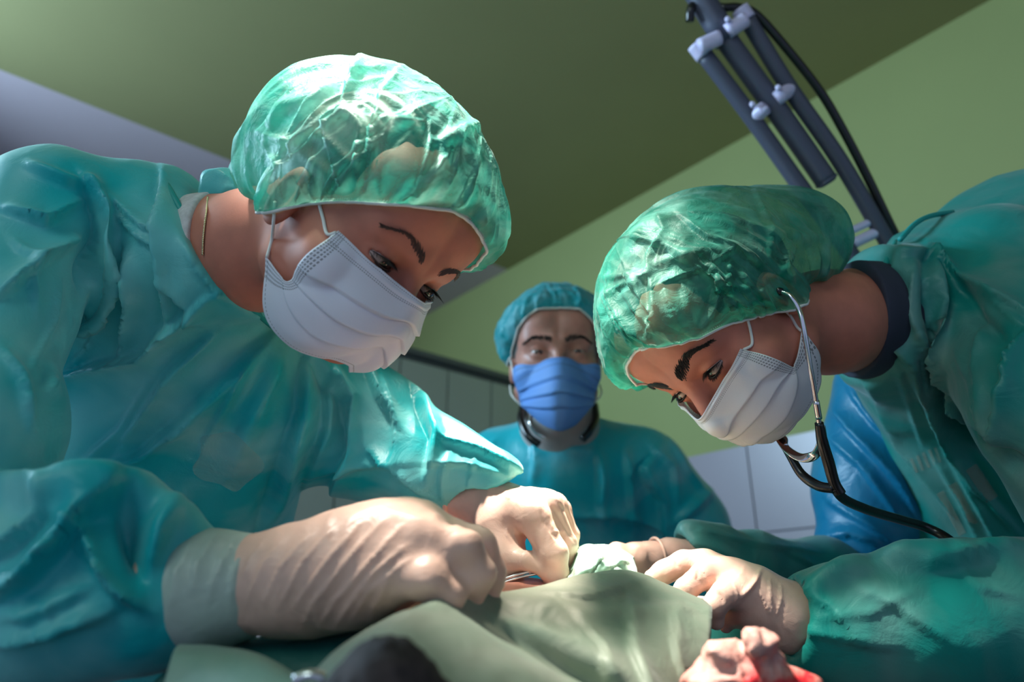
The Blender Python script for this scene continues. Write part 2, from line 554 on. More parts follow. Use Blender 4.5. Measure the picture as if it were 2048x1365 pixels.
def eyes(H, parent, gaze=(0, 1, -0.35), iris=(0.025, 0.012, 0.008)):
    if 'sclera' not in M:
        t = NT('eyeball')
        p = t.add('ShaderNodeBsdfPrincipled'); p.inputs['Roughness'].default_value = 0.12; p.inputs['Coat Weight'].default_value = 0.25
        tc = t.add('ShaderNodeTexCoord'); ln = t.add('ShaderNodeVectorMath', operation='DISTANCE')
        ln.inputs[1].default_value = (0, 0, 0.5)
        at = t.add('ShaderNodeAttribute'); at.attribute_name = 'iris'
        r = t.ramp(at.outputs['Fac'], [(0.0, (0.003, 0.003, 0.003)), (0.36, (0.004, 0.003, 0.003)), (0.42, iris), (0.88, iris), (0.95, (0.02, 0.012, 0.01)), (1.0, (0.46, 0.33, 0.30))])
        t.link(r.outputs[0], p.inputs['Base Color']); t.link(p.outputs[0], t.out.inputs[0])
        M['sclera'] = t.m
    g = norm(gaze[0] * H.l + gaze[1] * H.f + gaze[2] * H.u)
    for sgn in (1, -1):
        c = H.pt(0.031 * sgn, 0.0720, 0.0); R = 0.0126 * H.k
        a = norm(np.cross(g, [0.2, 1, 0.3])); b = np.cross(g, a)
        v = []; fac = []
        nr, ns = 26, 28
        for i in range(nr + 1):
            th = math.pi * (i / nr) ** 1.4
            rr = R * (1 + 0.05 * math.exp(-(th / 0.42) ** 2))
            for j in range(ns):
                ph = 2 * math.pi * j / ns
                v.append(c + rr * (math.cos(th) * g + math.sin(th) * (math.cos(ph) * a + math.sin(ph) * b)))
                fac.append(min(1.0, th / 0.52))
        o = link_mesh('eye', v, grid_faces(nr + 1, ns, True), M['sclera'], parent)
        at = o.data.attributes.new('iris', 'FLOAT', 'POINT'); at.data.foreach_set('value', fac)

def hairs(name, H, fn, roots, lens, mat, parent, width=0.00045, curl=0.3, out=0.5):
    """short tapered hairs: roots = list of (point, direction)"""
    v = []; f = []
    for (p, d), L in zip(roots, lens):
        n = grad(fn, p); d = norm(d)
        s = norm(np.cross(n, d)) * width
        q = [p - n * 0.0004, p + d * L * 0.5 + n * L * out * 0.35, p + d * L + n * L * (out * 0.5 + curl * 0.5)]
        b = len(v)
        m = norm(np.cross(d, s)) * width
        v += [q[0] - s, q[0] + s, q[0] + m, q[1] - s * .8, q[1] + s * .8, q[1] + m * .8, q[2]]
        f += [(b, b + 1, b + 4, b + 3), (b + 1, b + 2, b + 5, b + 4), (b + 2, b, b + 3, b + 5), (b + 3, b + 4, b + 6), (b + 4, b + 5, b + 6), (b + 5, b + 3, b + 6)]
    return link_mesh(name, v, f, mat, parent, smooth=False, kind='stuff')

def brow(H, fn, pts, parent, mat, width=0.0042, n=260, seed=1, L=0.008):
    """pts: local (a, c) from the inner end to the outer end"""
    rng = np.random.default_rng(seed)
    P = spline(np.array([(a, 0, c) for a, c in pts]), 60)
    rts = []; ln = []
    for _ in range(n):
        t = rng.random(); i = min(58, int(t * 59)); w = width * (1 - 0.75 * max(0, t - 0.35) / 0.65) * (0.75 + 0.25 * min(1, t / 0.12))
        dirt = P[i + 1] - P[i]; dirt /= np.linalg.norm(dirt)
        pr = np.array([-dirt[2], 0, dirt[0]])
        if pr[2] < 0: pr = -pr
        o = (rng.random() - 0.5) * 2
        q = P[i] + pr * w * o
        b0 = 0.125
        src = H.pt(q[0], b0, q[2])
        dd = np.linspace(0, 0.09, 120); L_ = src[None] - dd[:, None] * H.f * H.k
        vv = fn(L_); k = int(np.argmax(vv < 0.0002)) if (vv < 0.0002).any() else int(np.argmin(vv))
        hd = dirt * (0.9) + pr * (0.55 - 0.9 * (o > 0) * t)
        d3 = hd[0] * H.l + hd[2] * H.u - 0.25 * hd[0] * np.sign(q[0]) * H.f
        rts.append((L_[k], d3)); ln.append(L * (0.6 + 0.5 * rng.random()) * (1 - 0.4 * t))
    return hairs('eyebrow', H, fn, rts, ln, mat, parent, width=0.0005, out=0.18, curl=0.1)

def lashes(H, fn, sgn, parent, mat, L=0.008, far=1.0, upper=True, n=46, seed=3):
    rng = np.random.default_rng(seed); rts = []; ln = []
    for i in range(n):
        x = -0.95 + 1.9 * (i + rng.random() * .6) / n
        c = (H.lids * (1 - x * x) ** 0.6 + 0.0010) if upper else (-H.low * (1 - x * x) ** 0.7 - 0.0006)
        a = 0.031 + 0.0135 * x; a *= sgn
        yy = 0.0720 + math.sqrt(max(1e-6, 0.0142 ** 2 - (0.0135 * x) ** 2 - c * c))
        p = H.pt(a, yy, c)
        d = H.f * 0.9 + H.u * (-0.25 if upper else -0.6) + H.l * sgn * x * 0.55
        rts.append((p, d)); ln.append(L * (0.7 + 0.4 * rng.random()) * (1 if upper else 0.55) * (0.7 + 0.3 * (x * 1 > -0.3)))
    return hairs('eyelash', H, fn, rts, ln, mat, parent, width=0.00032, out=0.05, curl=0.25 if upper else -0.2)

def lid_line(H, sgn, parent, mat):
    for upper in (True, False):
        pts = []
        for x in np.linspace(-0.98, 0.98, 15):
            c = (H.lids * (1 - x * x) ** 0.6 + 0.0006) if upper else (-H.low * (1 - x * x) ** 0.7 - 0.0002)
            yy = 0.0720 + math.sqrt(max(1e-6, 0.0139 ** 2 - (0.0135 * x) ** 2 - c * c))
            pts.append(H.pt(sgn * (0.031 + 0.0135 * x), yy, c))
        tube('eyelid_rim', pts, [0.0003, 0.0007, 0.0007, 0.0003], mat, parent, n=20, seg=6)

# ------------------------------------------------------------------ bouffant caps
def make_cap(H, parent, mat, band, puff=0.018, crown=0.012, lobes=(), strokes=(), seed=0, npleat=52, pleat=0.0035, crumple=0.003, nt=110, nphi=380, band_mat=None, band_r=0.0014, zig=True, under=None):
    """band: list of (azimuth deg, elevation deg), 0 = brow, 180 = nape, seen from the centre of the skull"""
    c0 = np.array([0, -0.005, 0.035]); rr = np.array([0.073, 0.094, 0.084])
    rng = np.random.default_rng(seed)
    phi = np.linspace(-180, 180, nphi, endpoint=False)
    bx = [b[0] for b in band]; be = [b[1] for b in band]
    eb = np.radians(np.interp(np.abs(phi), bx, be))
    ker = np.hanning(13); ker /= ker.sum()
    eb = np.convolve(np.concatenate([eb[-6:], eb, eb[:6]]), ker, 'valid')
    t = np.linspace(0, 1, nt) ** 1.15
    ph = np.radians(phi)
    T, PH = np.meshgrid(t, ph, indexing='ij')
    EL = eb[None, :] + T * (np.pi / 2 - eb[None, :])
    D = np.stack([np.sin(PH) * np.cos(EL), np.cos(PH) * np.cos(EL), np.sin(EL)], -1)
    fn0 = under if under is not None else H.sdf
    lo_ = np.full(D.shape[:2], 0.05); hi_ = np.full(D.shape[:2], 0.16)
    ts = np.linspace(0.155, 0.055, 41)
    R = np.full(D.shape[:2], 0.055)
    live = np.ones(D.shape[:2], bool)
    for a_ in ts:                       # first hit coming in from outside
        Q = (c0 + D * a_) @ H.fr * H.k + H.o
        vv_ = np.full(live.shape, 1.0); vv_[live] = fn0(Q[live])
        hit = live & (vv_ < 0.0004)
        R[hit] = a_ + 0.0015; live &= ~hit
    K_ = np.array([1, 4, 6, 4, 1]) / 16
    for _ in range(4):
        Rp = np.concatenate([R[:, -2:], R, R[:, :2]], 1); R1 = sum(K_[i] * Rp[:, i:i + R.shape[1]] for i in range(5))
        Rp = np.concatenate([R1[:1], R1[:1], R1, R1[-1:], R1[-1:]], 0); R = np.maximum(sum(K_[i] * Rp[i:i + R.shape[0]] for i in range(5)), R * 0.995)
    rise = 1 - np.exp(-T / 0.10)
    off = 0.0028 + (puff - 0.0028) * rise
    off = off * (1 - T) + T * (crown * rise + 0.0028 * (1 - rise))
    for (dv, h, w) in lobes:
        dv = norm(dv); ang = np.arccos(np.clip(D @ dv, -1, 1))
        off += h * np.exp(-(ang / math.radians(w)) ** 2) * np.clip(T / 0.06, 0, 1)
    base = off.copy()
    for k in range(npleat):
        pc = rng.uniform(-np.pi, np.pi); drift = rng.normal(0, 0.25); ln = rng.uniform(0.10, 0.7); wd = rng.uniform(0.025, 0.075)
        dphi = np.angle(np.exp(1j * (PH - pc - drift * T)))
        wdt = wd * (1 + 1.5 * T)
        g = np.exp(-(T / ln) ** 2) * np.clip((T + 0.02) / 0.06, 0, 1)
        pr = np.where(dphi > 0, np.exp(-np.abs(dphi) / (wdt * 0.9)), np.exp(-(dphi / (wdt * 0.35)) ** 2))
        off += pleat * rng.uniform(0.4, 1.3) * g * pr
    off -= 0.6 * (off.mean(1, keepdims=True) - base.mean(1, keepdims=True)) * np.clip(T / 0.1, 0, 1)
    Q = (c0 + D * R[..., None]).reshape(-1, 3)
    cr = ridged(Q * 28 + 3, seed) * 0.6 + ridged(Q * 60 + vnoise(Q * 20)[:, None] * 0.8, seed + 1) * 0.4
    off += crumple * cr.reshape(T.shape) * np.clip(T / 0.15, 0, 1)
    loc = c0 + D * (R + off)[..., None]
    # pole: average the last ring
    loc[-1] = loc[-1].mean(0)
    v = H.o + H.k * (loc.reshape(-1, 3) @ H.fr)
    fc = np.array(grid_faces(nt, nphi, True))
    n = vnormals(v, fc)
    # outward
    ctr = H.pt(*c0)
    if ((v - ctr) * n).sum() < 0:
        fc = fc[:, ::-1]; n = -n
    if strokes:
        v = crease(v, n, strokes)
    cap = link_mesh('bouffant_cap', v, fc, mat, parent)
    ring = v[:nphi]
    nn = np.stack([ring, ], 0)[0]
    cen = nn.mean(0)
    if zig:
        out = nn - cen; out /= np.linalg.norm(out, axis=1)[:, None]
        zz = nn + out * 0.0006
        zz = np.vstack([zz, zz[:1]])
        vv, ff = tube_geo(zz, band_r, 8)
        link_mesh('elastic_band', vv, ff, band_mat or M['white'], cap)
        # stitches over the band edge
        pts = []
        K = nphi * 2
        for i in range(K + 1):
            j = (i / 2) % nphi; a = nn[int(j) % nphi] * (1 - j % 1) + nn[(int(j) + 1) % nphi] * (j % 1)
            o = a - cen; o /= np.linalg.norm(o)
            up = H.u * (0.0030 if i % 2 else 0.0002)
            pts.append(a + o * 0.0014 + up)
        vv, ff = tube_geo(pts, 0.00035, 5)
        link_mesh('elastic_stitching', vv, ff, band_mat or M['white'], cap)
    return cap, v.reshape(nt, nphi, 3)

# ------------------------------------------------------------------ masks
def mask_material(name, outer, inner):
    t = NT(name)
    p = t.add('ShaderNodeBsdfPrincipled'); p.inputs['Roughness'].default_value = 0.6
    at = t.add('ShaderNodeUVMap'); at.uv_map = 'cloth'
    sep = t.add('ShaderNodeSeparateXYZ'); t.link(at.outputs[0], sep.inputs[0])
    # embossed weld dots along the top band, the hem and the side edges (printed relief of the fabric)
    def dots(u, v, nu, lo, hi, rows):
        a = t.add('ShaderNodeMath', operation='MULTIPLY'); a.inputs[1].default_value = nu; t.link(u, a.inputs[0])
        fa = t.add('ShaderNodeMath', operation='FRACT'); t.link(a.outputs[0], fa.inputs[0])
        ca = t.add('ShaderNodeMath', operation='COMPARE'); ca.inputs[1].default_value = 0.5; ca.inputs[2].default_value = 0.30; t.link(fa.outputs[0], ca.inputs[0])
        last = None
        for (c, w) in rows:
            cb = t.add('ShaderNodeMath', operation='COMPARE'); cb.inputs[1].default_value = c; cb.inputs[2].default_value = w; t.link(v, cb.inputs[0])
            if last is None: last = cb.outputs[0]
            else:
                mx = t.add('ShaderNodeMath', operation='MAXIMUM'); t.link(last, mx.inputs[0]); t.link(cb.outputs[0], mx.inputs[1]); last = mx.outputs[0]
        m = t.add('ShaderNodeMath', operation='MULTIPLY'); t.link(ca.outputs[0], m.inputs[0]); t.link(last, m.inputs[1])
        return m.outputs[0]
    ab = t.add('ShaderNodeMath', operation='ABSOLUTE'); t.link(sep.outputs[0], ab.inputs[0])
    d1 = dots(sep.outputs[0], sep.outputs[1], 46, 0, 0, [(0.035, 0.005), (0.135, 0.005), (0.160, 0.005), (0.965, 0.004)])
    d2 = dots(sep.outputs[1], ab.outputs[0], 52, 0, 0, [(0.985, 0.006), (0.962, 0.006), (0.939, 0.006), (0.916, 0.006)])
    mx = t.add('ShaderNodeMath', operation='MAXIMUM'); t.link(d1, mx.inputs[0]); t.link(d2, mx.inputs[1])
    col = t.add('ShaderNodeMix', data_type='RGBA')
    col.inputs[6].default_value = outer; col.inputs[7].default_value = tuple(x * 0.28 for x in outer[:3]) + (1,)
    t.link(mx.outputs[0], col.inputs[0]); t.link(col.outputs[2], p.inputs['Base Color'])
    nz = t.noise(700, 3); b = t.bump(nz.outputs[0], 0.12)
    t.link(b.outputs[0], p.inputs['Normal'])
    tr = t.add('ShaderNodeBsdfTranslucent'); tr.inputs[0].default_value = outer
    ms = t.add('ShaderNodeMixShader'); ms.inputs[0].default_value = 0.22
    t.link(p.outputs[0], ms.inputs[1]); t.link(tr.outputs[0], ms.inputs[2]); t.link(ms.outputs[0], t.out.inputs[0])
    return t.m

def make_mask(H, fn, near, rows, lat, parent, mat, pleats=(0.36, 0.54, 0.72), nu=80, nv=49, step=0.0022, smooth=8):
    """near: +1 if the wearer's left side faces us, -1 otherwise. rows[t][s]: pixels from the midline to the side edge; lat[t][s] their sideways coordinates"""
    G = []
    for r, la in zip(rows, lat):
        G.append([H.loc(H.lat(p[0], p[1], near * a)) for p, a in zip(r, la)])
    G = np.array(G); G[:, 0, 0] = 0            # nt, ns, 3 local
    full = np.concatenate([(G[:, :0:-1] * np.array([-1, 1, 1])), G], 1)
    L = loft(list(full), nu, 2 * nv - 1)
    # keep off the skin
    P = H.o + H.k * (L.reshape(-1, 3) @ H.fr)
    for _ in range(4):
        dd = fn(P); m = dd < 0.0030
        if not m.any(): break
        e = 0.001
        g = np.stack([fn(P[m] + e * np.eye(3)[i]) - fn(P[m] - e * np.eye(3)[i]) for i in range(3)], 1)
        g /= np.linalg.norm(g, axis=1)[:, None] + 1e-9
        P[m] += g * (0.0030 - dd[m])[:, None]
    Gf = P.reshape(nu, 2 * nv - 1, 3)
    # even the sheet out again
    for _ in range(smooth):
        K = Gf.copy()
        K[1:-1, 1:-1] = 0.5 * Gf[1:-1, 1:-1] + 0.125 * (Gf[:-2, 1:-1] + Gf[2:, 1:-1] + Gf[1:-1, :-2] + Gf[1:-1, 2:])
        Gf = K
    tv = np.linspace(0, 1, nu); sv = np.linspace(-1, 1, 2 * nv - 1)
    n = np.cross(np.gradient(Gf, axis=1), np.gradient(Gf, axis=0)); n /= np.linalg.norm(n, axis=2)[..., None] + 1e-12
    if (n[nu // 2, nv] @ H.f) < 0: n = -n
    h = np.zeros((nu, 2 * nv - 1))
    for i, c in enumerate(pleats):
        cc = c + 0.0 * sv[None, :]
        x = (tv[:, None] - cc)
        h += np.where(x < 0, step * np.exp(x / 0.07), -step * 0.6 * np.exp(-x / 0.05))
    ed = np.clip((1 - np.abs(sv)) / 0.12, 0.15, 1)[None, :]
    h = h * ed
    h += 0.0009 * np.exp(-((tv[:, None] - 0.088) / 0.022) ** 2)        # nose wire channel
    Gf = Gf + n * h[..., None]
    Gs = Gf if near > 0 else Gf
    o = sheet('face_mask', Gs, mat, parent, thick=0.0010)
    uv = o.data.uv_layers.new(name='cloth')
    co = np.stack(np.meshgrid(tv, sv, indexing='ij')[::-1], -1).reshape(-1, 2)
    co = np.vstack([co, co])
    li = np.empty(len(o.data.loops), int); o.data.loops.foreach_get('vertex_index', li)
    uv.data.foreach_set('uv', co[li].astype(np.float32).ravel())
    return o, Gf
# ------------------------------------------------------------------ the room
n1 = np.array([0.764, 0.645, 0.0]); t1 = np.array([-0.645, 0.764, 0.0])     # green wall: normal and run
HC = CAM_Z + 1.65
WALL = 2.0
def room(a, b, z):
    """a metres towards the green wall, b metres along it, height z"""
    p = n1 * a + t1 * b
    return (p[0], p[1], z)

def slab(name, a0, a1, b0, b1, z0, z1, mat, parent=None, kind='structure', bevel=0.0):
    v = [room(a, b, z) for z in (z0, z1) for a, b in ((a0, b0), (a1, b0), (a1, b1), (a0, b1))]
    f = [(3, 2, 1, 0), (4, 5, 6, 7), (0, 1, 5, 4), (1, 2, 6, 5), (2, 3, 7, 6), (3, 0, 4, 7)]
    o = link_mesh(name, v, f, mat, parent, smooth=False, world=True)
    if parent is None and kind:
        o['kind'] = kind
    return o

M['paint_green'] = plain('green_wall_paint', (0.31, 0.35, 0.13), 0.7, var=0.04, scale=2, bump=0.05, bscale=120)
M['paint_ceiling'] = plain('green_ceiling_paint', (0.33, 0.31, 0.135), 0.8, var=0.04, scale=2)
M['ceiling_white'] = plain('white_ceiling_paint', (0.64, 0.52, 0.57), 0.8, var=0.03, scale=2)
M['tile'] = plain('lilac_white_tile', (0.36, 0.315, 0.365), 0.3, var=0.04, scale=3)
M['grout'] = plain('grey_grout', (0.24, 0.23, 0.27), 0.9)
M['panel'] = plain('cabinet_white', (0.45, 0.48, 0.46), 0.45, var=0.03, scale=4)
M['panel_edge'] = plain('cabinet_edge', (0.12, 0.13, 0.14), 0.5)
M['floor'] = plain('floor_vinyl', (0.30, 0.33, 0.34), 0.35, var=0.06, scale=6)

slab('floor', -3, WALL, -3.2, 4.4, -0.08, 0, M['floor'])
# ceiling: a green painted field beside a white one; their border runs square to the wall
e1 = to_view(np.array([0, 0, 0]))
def ceil_hit(px, py):
    r = WP(px, py, 1.0) - CAM
    return CAM + r * (HC - CAM_Z) / r[2]
bb = np.mean([ceil_hit(1015, 540) @ t1, ceil_hit(300, 258) @ t1])
slab('ceiling', -3, WALL, bb, 4.4, HC, HC + 0.1, M['ceiling_white'])
slab('ceiling', -3, WALL, -3.2, bb, HC, HC + 0.1, M['paint_ceiling'])
slab('wall_back', -3, WALL, 4.4, 4.5, 0, HC, M['ceiling_white'])
wr = slab('wall_right', WALL, WALL + 0.1, -3.2, 4.4, 0, HC, M['paint_green'])
# tiled dado on the green wall
TZ = 1.69; th, tw = 0.275, 0.40
slab('tile_grout', WALL - 0.006, WALL - 0.001, -3.2, 4.4, 0, TZ - 0.002, M['grout'], wr)
tile_me = None
gx = (WP(1508, 980, 1) - CAM); gx = gx * WALL / (gx @ n1); off = (gx @ t1)
for j in range(6):
    z1 = TZ - j * th
    for i in range(-4, 5):
        b = off + i * tw
        if b < -1.4 or b > 2.2 or z1 < 0.3: continue
        lo, hi = (WALL - 0.012, b + 0.003, z1 - th + 0.006), (WALL - 0.004, b + tw - 0.003, z1)
        if tile_me is None:
            o = slab('tile', lo[0], hi[0], lo[1], hi[1], lo[2], hi[2], M['tile'], wr)
            tile_me = (o, b, z1)
        else:
            o = tile_me[0].copy(); COL.objects.link(o); o.name = 'tile'
            dp = np.array(room(0, b - tile_me[1], z1 - tile_me[2]))
            o.location = Vector(dp)
# tall white cabinet across the corner, panelled front
CB = 2.2
cz = 2.155
cabr = root('panelled_cabinet', room(0.4, CB + 0.3, 0), 'tall off-white panelled cabinet standing in the far corner behind the older masked man', 'cabinet')
slab('carcass', -1.4, WALL - 0.02, CB + 0.02, CB + 0.62, 0.0, cz - 0.02, M['panel_edge'], cabr)
slab('top_board', -1.42, WALL - 0.015, CB - 0.01, CB + 0.64, cz - 0.022, cz, M['panel_edge'], cabr)
k = 0
x = WALL - 0.03
while x > -1.35:
    slab('door_panel', max(-1.38, x - 0.22), x - 0.008, CB, CB + 0.018, 0.08, cz - 0.05, M['panel'], cabr)
    x -= 0.22
# ------------------------------------------------------------------ surgeon on the left
BAND = [(0, 18), (14, 15), (31, 5), (50, -10), (67, -24), (85, -38), (98, -42), (125, -46), (180, -46)]
def sc(pts, s, ox, oy):
    return [(ox + x / s, oy + y / s) for x, y in pts]

def gown_mesh(name, fn, lo, hi, h, strokes, mat, parent, rough_amp=0.0045, rs=9, seed=0, it=2):
    v, f = mesh_sdf(fn, lo, hi, h)
    v = relax(v, f, it)
    n = vnormals(v, f)
    w = np.stack([vnoise(v * 6, seed + 5), vnoise(v * 6 + 9, seed + 6), vnoise(v * 6 + 17, seed + 7)], 1) * 0.35
    am = ridged((v * np.array([1.5, 0.8, 1.0]) + w * 0.25) * rs, seed) * 0.65 + ridged(v * rs * 2.6 + w, seed + 2) * 0.25
    v = v + n * (rough_amp * (am - 0.2))[:, None]
    n = vnormals(v, f)
    v = relax(crease(v, n, [(a[0], a[1], a[2] * 1.25) + tuple(a[3:]) for a in strokes]), f, 1, 0.4)
    return link_mesh(name, v, f, mat, parent)

def bounds(*pts):
    a = np.array([V(*p[:3]) for p in pts]); return a.min(0), a.max(0)

PL = root('person', WP(250, 1000, .80) * np.array([1, 1, 0]), 'person bending in from the left, pale mint cap, white mask, thin neck chain, gloved hands', 'person', None)
HL = Head(V(813, 552, .56), (.45, -.31, -.837), (.63, .765, .06), lids=0.0022, low=0.0044)

def body_left(P):
    d = HL.sdf(P)
    nk = chain(P, [(610, 470, .61, 95), (520, 500, .635, 108), (420, 515, .68, 112), (330, 600, .73, 120)], 0.03)
    d = smin(d, nk, 0.022)
    t = chain(P, [(320, 660, .77, 130), (250, 860, .80, 195)], 0.04, 0.9)
    return smin(d, t, 0.04)
v, f = mesh_sdf(body_left, V(30, 1120, .80) * [1, 1, 0] + [-.02, 0, -1.0], V(1010, 100, .60) * [1, 1, 0] + [0.01, 0.02, -.47], 0.0021)
v = relax(v, f, 1, 0.4)
link_mesh('body', v, f, M['skin'], PL)

def gown_left(P):
    t = chain(P, [(200, 1500, .95, 300), (310, 900, .81, 275), (330, 720, .77, 225)], 0.05, 0.85)
    b = chain(P, [(120, 428, .655, 128), (310, 480, .70, 128)], 0.03)
    b = smin(b, chain(P, [(310, 480, .70, 128), (400, 660, .73, 165), (560, 800, .78, 150)], 0.03), 0.04)
    # neck opening
    b = smin(b, chain(P, [(320, 565, .715, 176), (470, 500, .655, 152)], 0.03), 0.02)
    b = smax(b, (P - V(424, 512, .62)) @ norm([0.80, 0.57, 0.10]), 0.010)
    d = smin(t, b, 0.05)
    far = chain(P, [(600, 800, .84, 140), (740, 865, .81, 122), (870, 925, .76, 86), (975, 965, .735, 62)], 0.03)
    far = smin(far, chain(P, [(930, 920, .74, 36), (1010, 955, .725, 24)], 0.02), 0.02)
    cutp = V(985, 985, .73); cd = norm([0.62, -0.76, 0.12])
    far = smax(far, (P - cutp) @ cd, 0.006)
    far = smax(far, -chain(P, [(900, 960, .745, 44), (1040, 1040, .715, 60)], 0.01), 0.006)
    d = smin(d, far, 0.03)
    up = chain(P, [(110, 440, .64, 128), (-20, 640, .56, 122), (-90, 860, .50, 175), (-200, 1120, .48, 190)], 0.03)
    d = smin(d, up, 0.018)
    fo = chain(P, [(-220, 1150, .475, 205), (90, 1172, .455, 200), (225, 1160, .45, 178), (290, 1180, .445, 126), (320, 1192, .445, 108), (345, 1192, .444, 100), (460, 1180, .442, 86)], 0.02)
    fo = smin(fo, chain(P, [(300, 1060, .45, 62), (345, 1045, .442, 42)], 0.02), 0.02)
    return smin(d, fo, 0.010)

GL_STROKES = [
    ([(20, 480), (60, 540), (70, 620)], 16, 7, 'fold'), ([(120, 560), (110, 640), (60, 740)], 14, 7, 'fold'), ([(210, 600), (190, 680), (130, 760)], 12, 6, 'fold'),
    ([(300, 760), (240, 860), (150, 940)], 18, 7, 'fold'), ([(360, 480), (390, 540), (440, 600)], 10, 5, 'fold'), ([(480, 720), (440, 820), (400, 900)], 16, 6, 'fold'),
    ([(580, 860), (560, 940), (540, 1020)], 14, 6, 'fold'), ([(0, 700), (40, 760), (60, 860)], 16, 8, 'fold'), ([(10, 1240), (90, 1220), (180, 1180)], 18, 8, 'fold'),
    ([(60, 1000), (140, 1060), (170, 1120)], 14, 6, 'fold'), ([(900, 900), (880, 950), (885, 1000)], 10, 5, 'fold'), ([(950, 910), (940, 950), (935, 975)], 8, 4, 'fold'),
    ([(660, 740), (650, 860), (610, 960)], 16, 8, 'tuck'), ([(760, 760), (790, 850), (800, 940)], 14, 7, 'fold'),
    ([(174, 376), (198, 424), (204, 478), (180, 580), (150, 664), (102, 754)], 21, 27.3, 'tuck'),
    ([(222, 400), (288, 454), (318, 466)], 11, 10.5, 'fold'),
    ([(230, 430), (285, 480), (312, 500)], 10, 8.4, 'fold'),
    ([(318, 352), (315, 460), (327, 592), (330, 664)], 14, 12.6, 'tuck'),
    ([(420, 590), (384, 616), (324, 664), (294, 712), (198, 730), (108, 766)], 18, 21.0, 'fold'),
    ([(0, 592), (78, 532), (162, 478)], 21, 18.9, 'fold'),
    ([(10, 420), (90, 450), (170, 400)], 19, 12.6, 'fold'),
    ([(60, 330), (130, 360), (186, 372)], 11, 8.4, 'ridge'),
    ([(250, 520), (262, 600), (240, 690)], 16, 16.8, 'tuck'),
    ([(540, 670), (450, 760), (288, 910), (174, 947)], 35, 16.8, 'fold'),
    ([(430, 660), (330, 760), (250, 880)], 24, 12.6, 'fold'),
    ([(560, 690), (520, 800), (470, 930)], 27, 12.6, 'ridge'),
    ([(610, 720), (600, 820), (560, 960), (520, 1060)], 24, 12.6, 'tuck'),
    ([(330, 560), (370, 600), (400, 640)], 16, 10.5, 'fold'),
    ([(620, 720), (690, 800), (700, 900), (660, 980)], 21, 14.7, 'tuck'),
    ([(720, 720), (760, 800), (800, 860)], 16, 12.6, 'fold'),
    ([(830, 790), (862, 870), (852, 940)], 16, 14.7, 'tuck'),
    ([(740, 900), (800, 940), (850, 990)], 19, 12.6, 'fold'),
    ([(640, 950), (720, 930), (800, 930)], 21, 12.6, 'fold'),
    ([(880, 880), (950, 905), (1040, 945)], 13, 12.6, 'fold'),
    ([(860, 930), (930, 930), (1000, 950)], 11, 10.5, 'fold'),
    ([(0, 972), (96, 1016), (224, 996), (315, 992)], 24, 18.9, 'ridge'),
    ([(0, 1195), (60, 1163), (120, 1099), (168, 1043), (240, 1008)], 24, 21.0, 'fold'),
    ([(-20, 1120), (40, 1090), (110, 1040)], 21, 14.7, 'fold'),
    ([(160, 1060), (188, 1115), (224, 1179), (285, 1219)], 19, 18.9, 'fold'),
    ([(247, 1004), (259, 1075), (279, 1155)], 16, 16.8, 'valley'),
    ([(359, 1004), (319, 1060), (291, 1139)], 18, 12.6, 'ridge'),
    ([(0, 1285), (120, 1256), (220, 1228)], 27, 14.7, 'fold'),
]
gl = gown_mesh('gown', gown_left, V(0, 1500, .70) * [0, 1, 0] + [-.60, 0, -1.12], [0.035, V(0, 285, .66)[1] + .01, -.36], 0.003, GL_STROKES, M['gown_left'], PL)
nb = [raycast(gown_left, x, y, .45, 1.1) + np.array([0, 0, .002]) for x, y in [(330, 362), (352, 400), (382, 455), (418, 520), (455, 568), (500, 612), (545, 652)]]
tube('neck_binding', nb, 0.0030, M['binding'], gl, n=40)
# grey knitted collar showing between gown and neck
def collar_left(P):
    d = chain(P, [(360, 545, .70, 150), (520, 500, .635, 126)], 0.02)
    return smax(d, (P - V(398, 440, .62)) @ norm([0.95, 0.15, 0.10]), 0.004)
v, f = mesh_sdf(collar_left, V(300, 700, .66) + [-.05, -.03, -.14], V(440, 320, .60) + [.02, .03, .1], 0.0028)
n = vnormals(v, f)
v = v + n * (0.0006 * np.sin(v @ norm([0.57, -0.80, 0]) * 2 * np.pi / 0.0030))[:, None] * 0
link_mesh('sweater_collar', v, f, M['gauze'], PL)
# necklace
cn = [raycast(body_left, x, y, .4, 1.0) + np.array([0, 0, .001]) for x, y in [(416, 395), (414, 420), (410, 450), (407, 480), (406, 510)]]
nk = tube('necklace', cn, 0.0006, M['gold'], PL, n=40)
q = spline(cn, 34)
for a, b in zip(q[:-1], q[1:]):
    tube('chain_link', [a, (a + b) / 2 + [0.0006, 0, 0.0008], b], 0.0008, M['gold'], nk, n=5, seg=6, kind=None)

# hair under the cap
def hair_left(P):
    q = HL.loc(P)
    d = ellip(q, (0, -0.006, 0.037), (0.077, 0.098, 0.086))
    d = smin(d, ellip(q, (0, -0.085, -0.005), (0.034, 0.034, 0.034)), 0.02)
    c0 = np.array([0, -0.005, 0.035]); r = q - c0
    ph = np.degrees(np.arctan2(np.abs(r[:, 0]), r[:, 1])); el = np.degrees(np.arctan2(r[:, 2], np.hypot(r[:, 0], r[:, 1])))
    lim = np.interp(ph, [b[0] for b in BAND], [b[1] for b in BAND])
    cut = np.radians(lim + 5 - el) * 0.08
    return smax(d, cut, 0.006) * HL.k
v, f = mesh_sdf(hair_left, HL.pt(0, 0, .02) - .15, HL.pt(0, 0, .02) + .15, 0.003)
n = vnormals(v, f)
v = v + n * (0.002 * ridged(HL.loc(v) * np.array([150, 18, 60]), 4))[:, None]
link_mesh('hair', v, f, M['hair_brown'], PL)

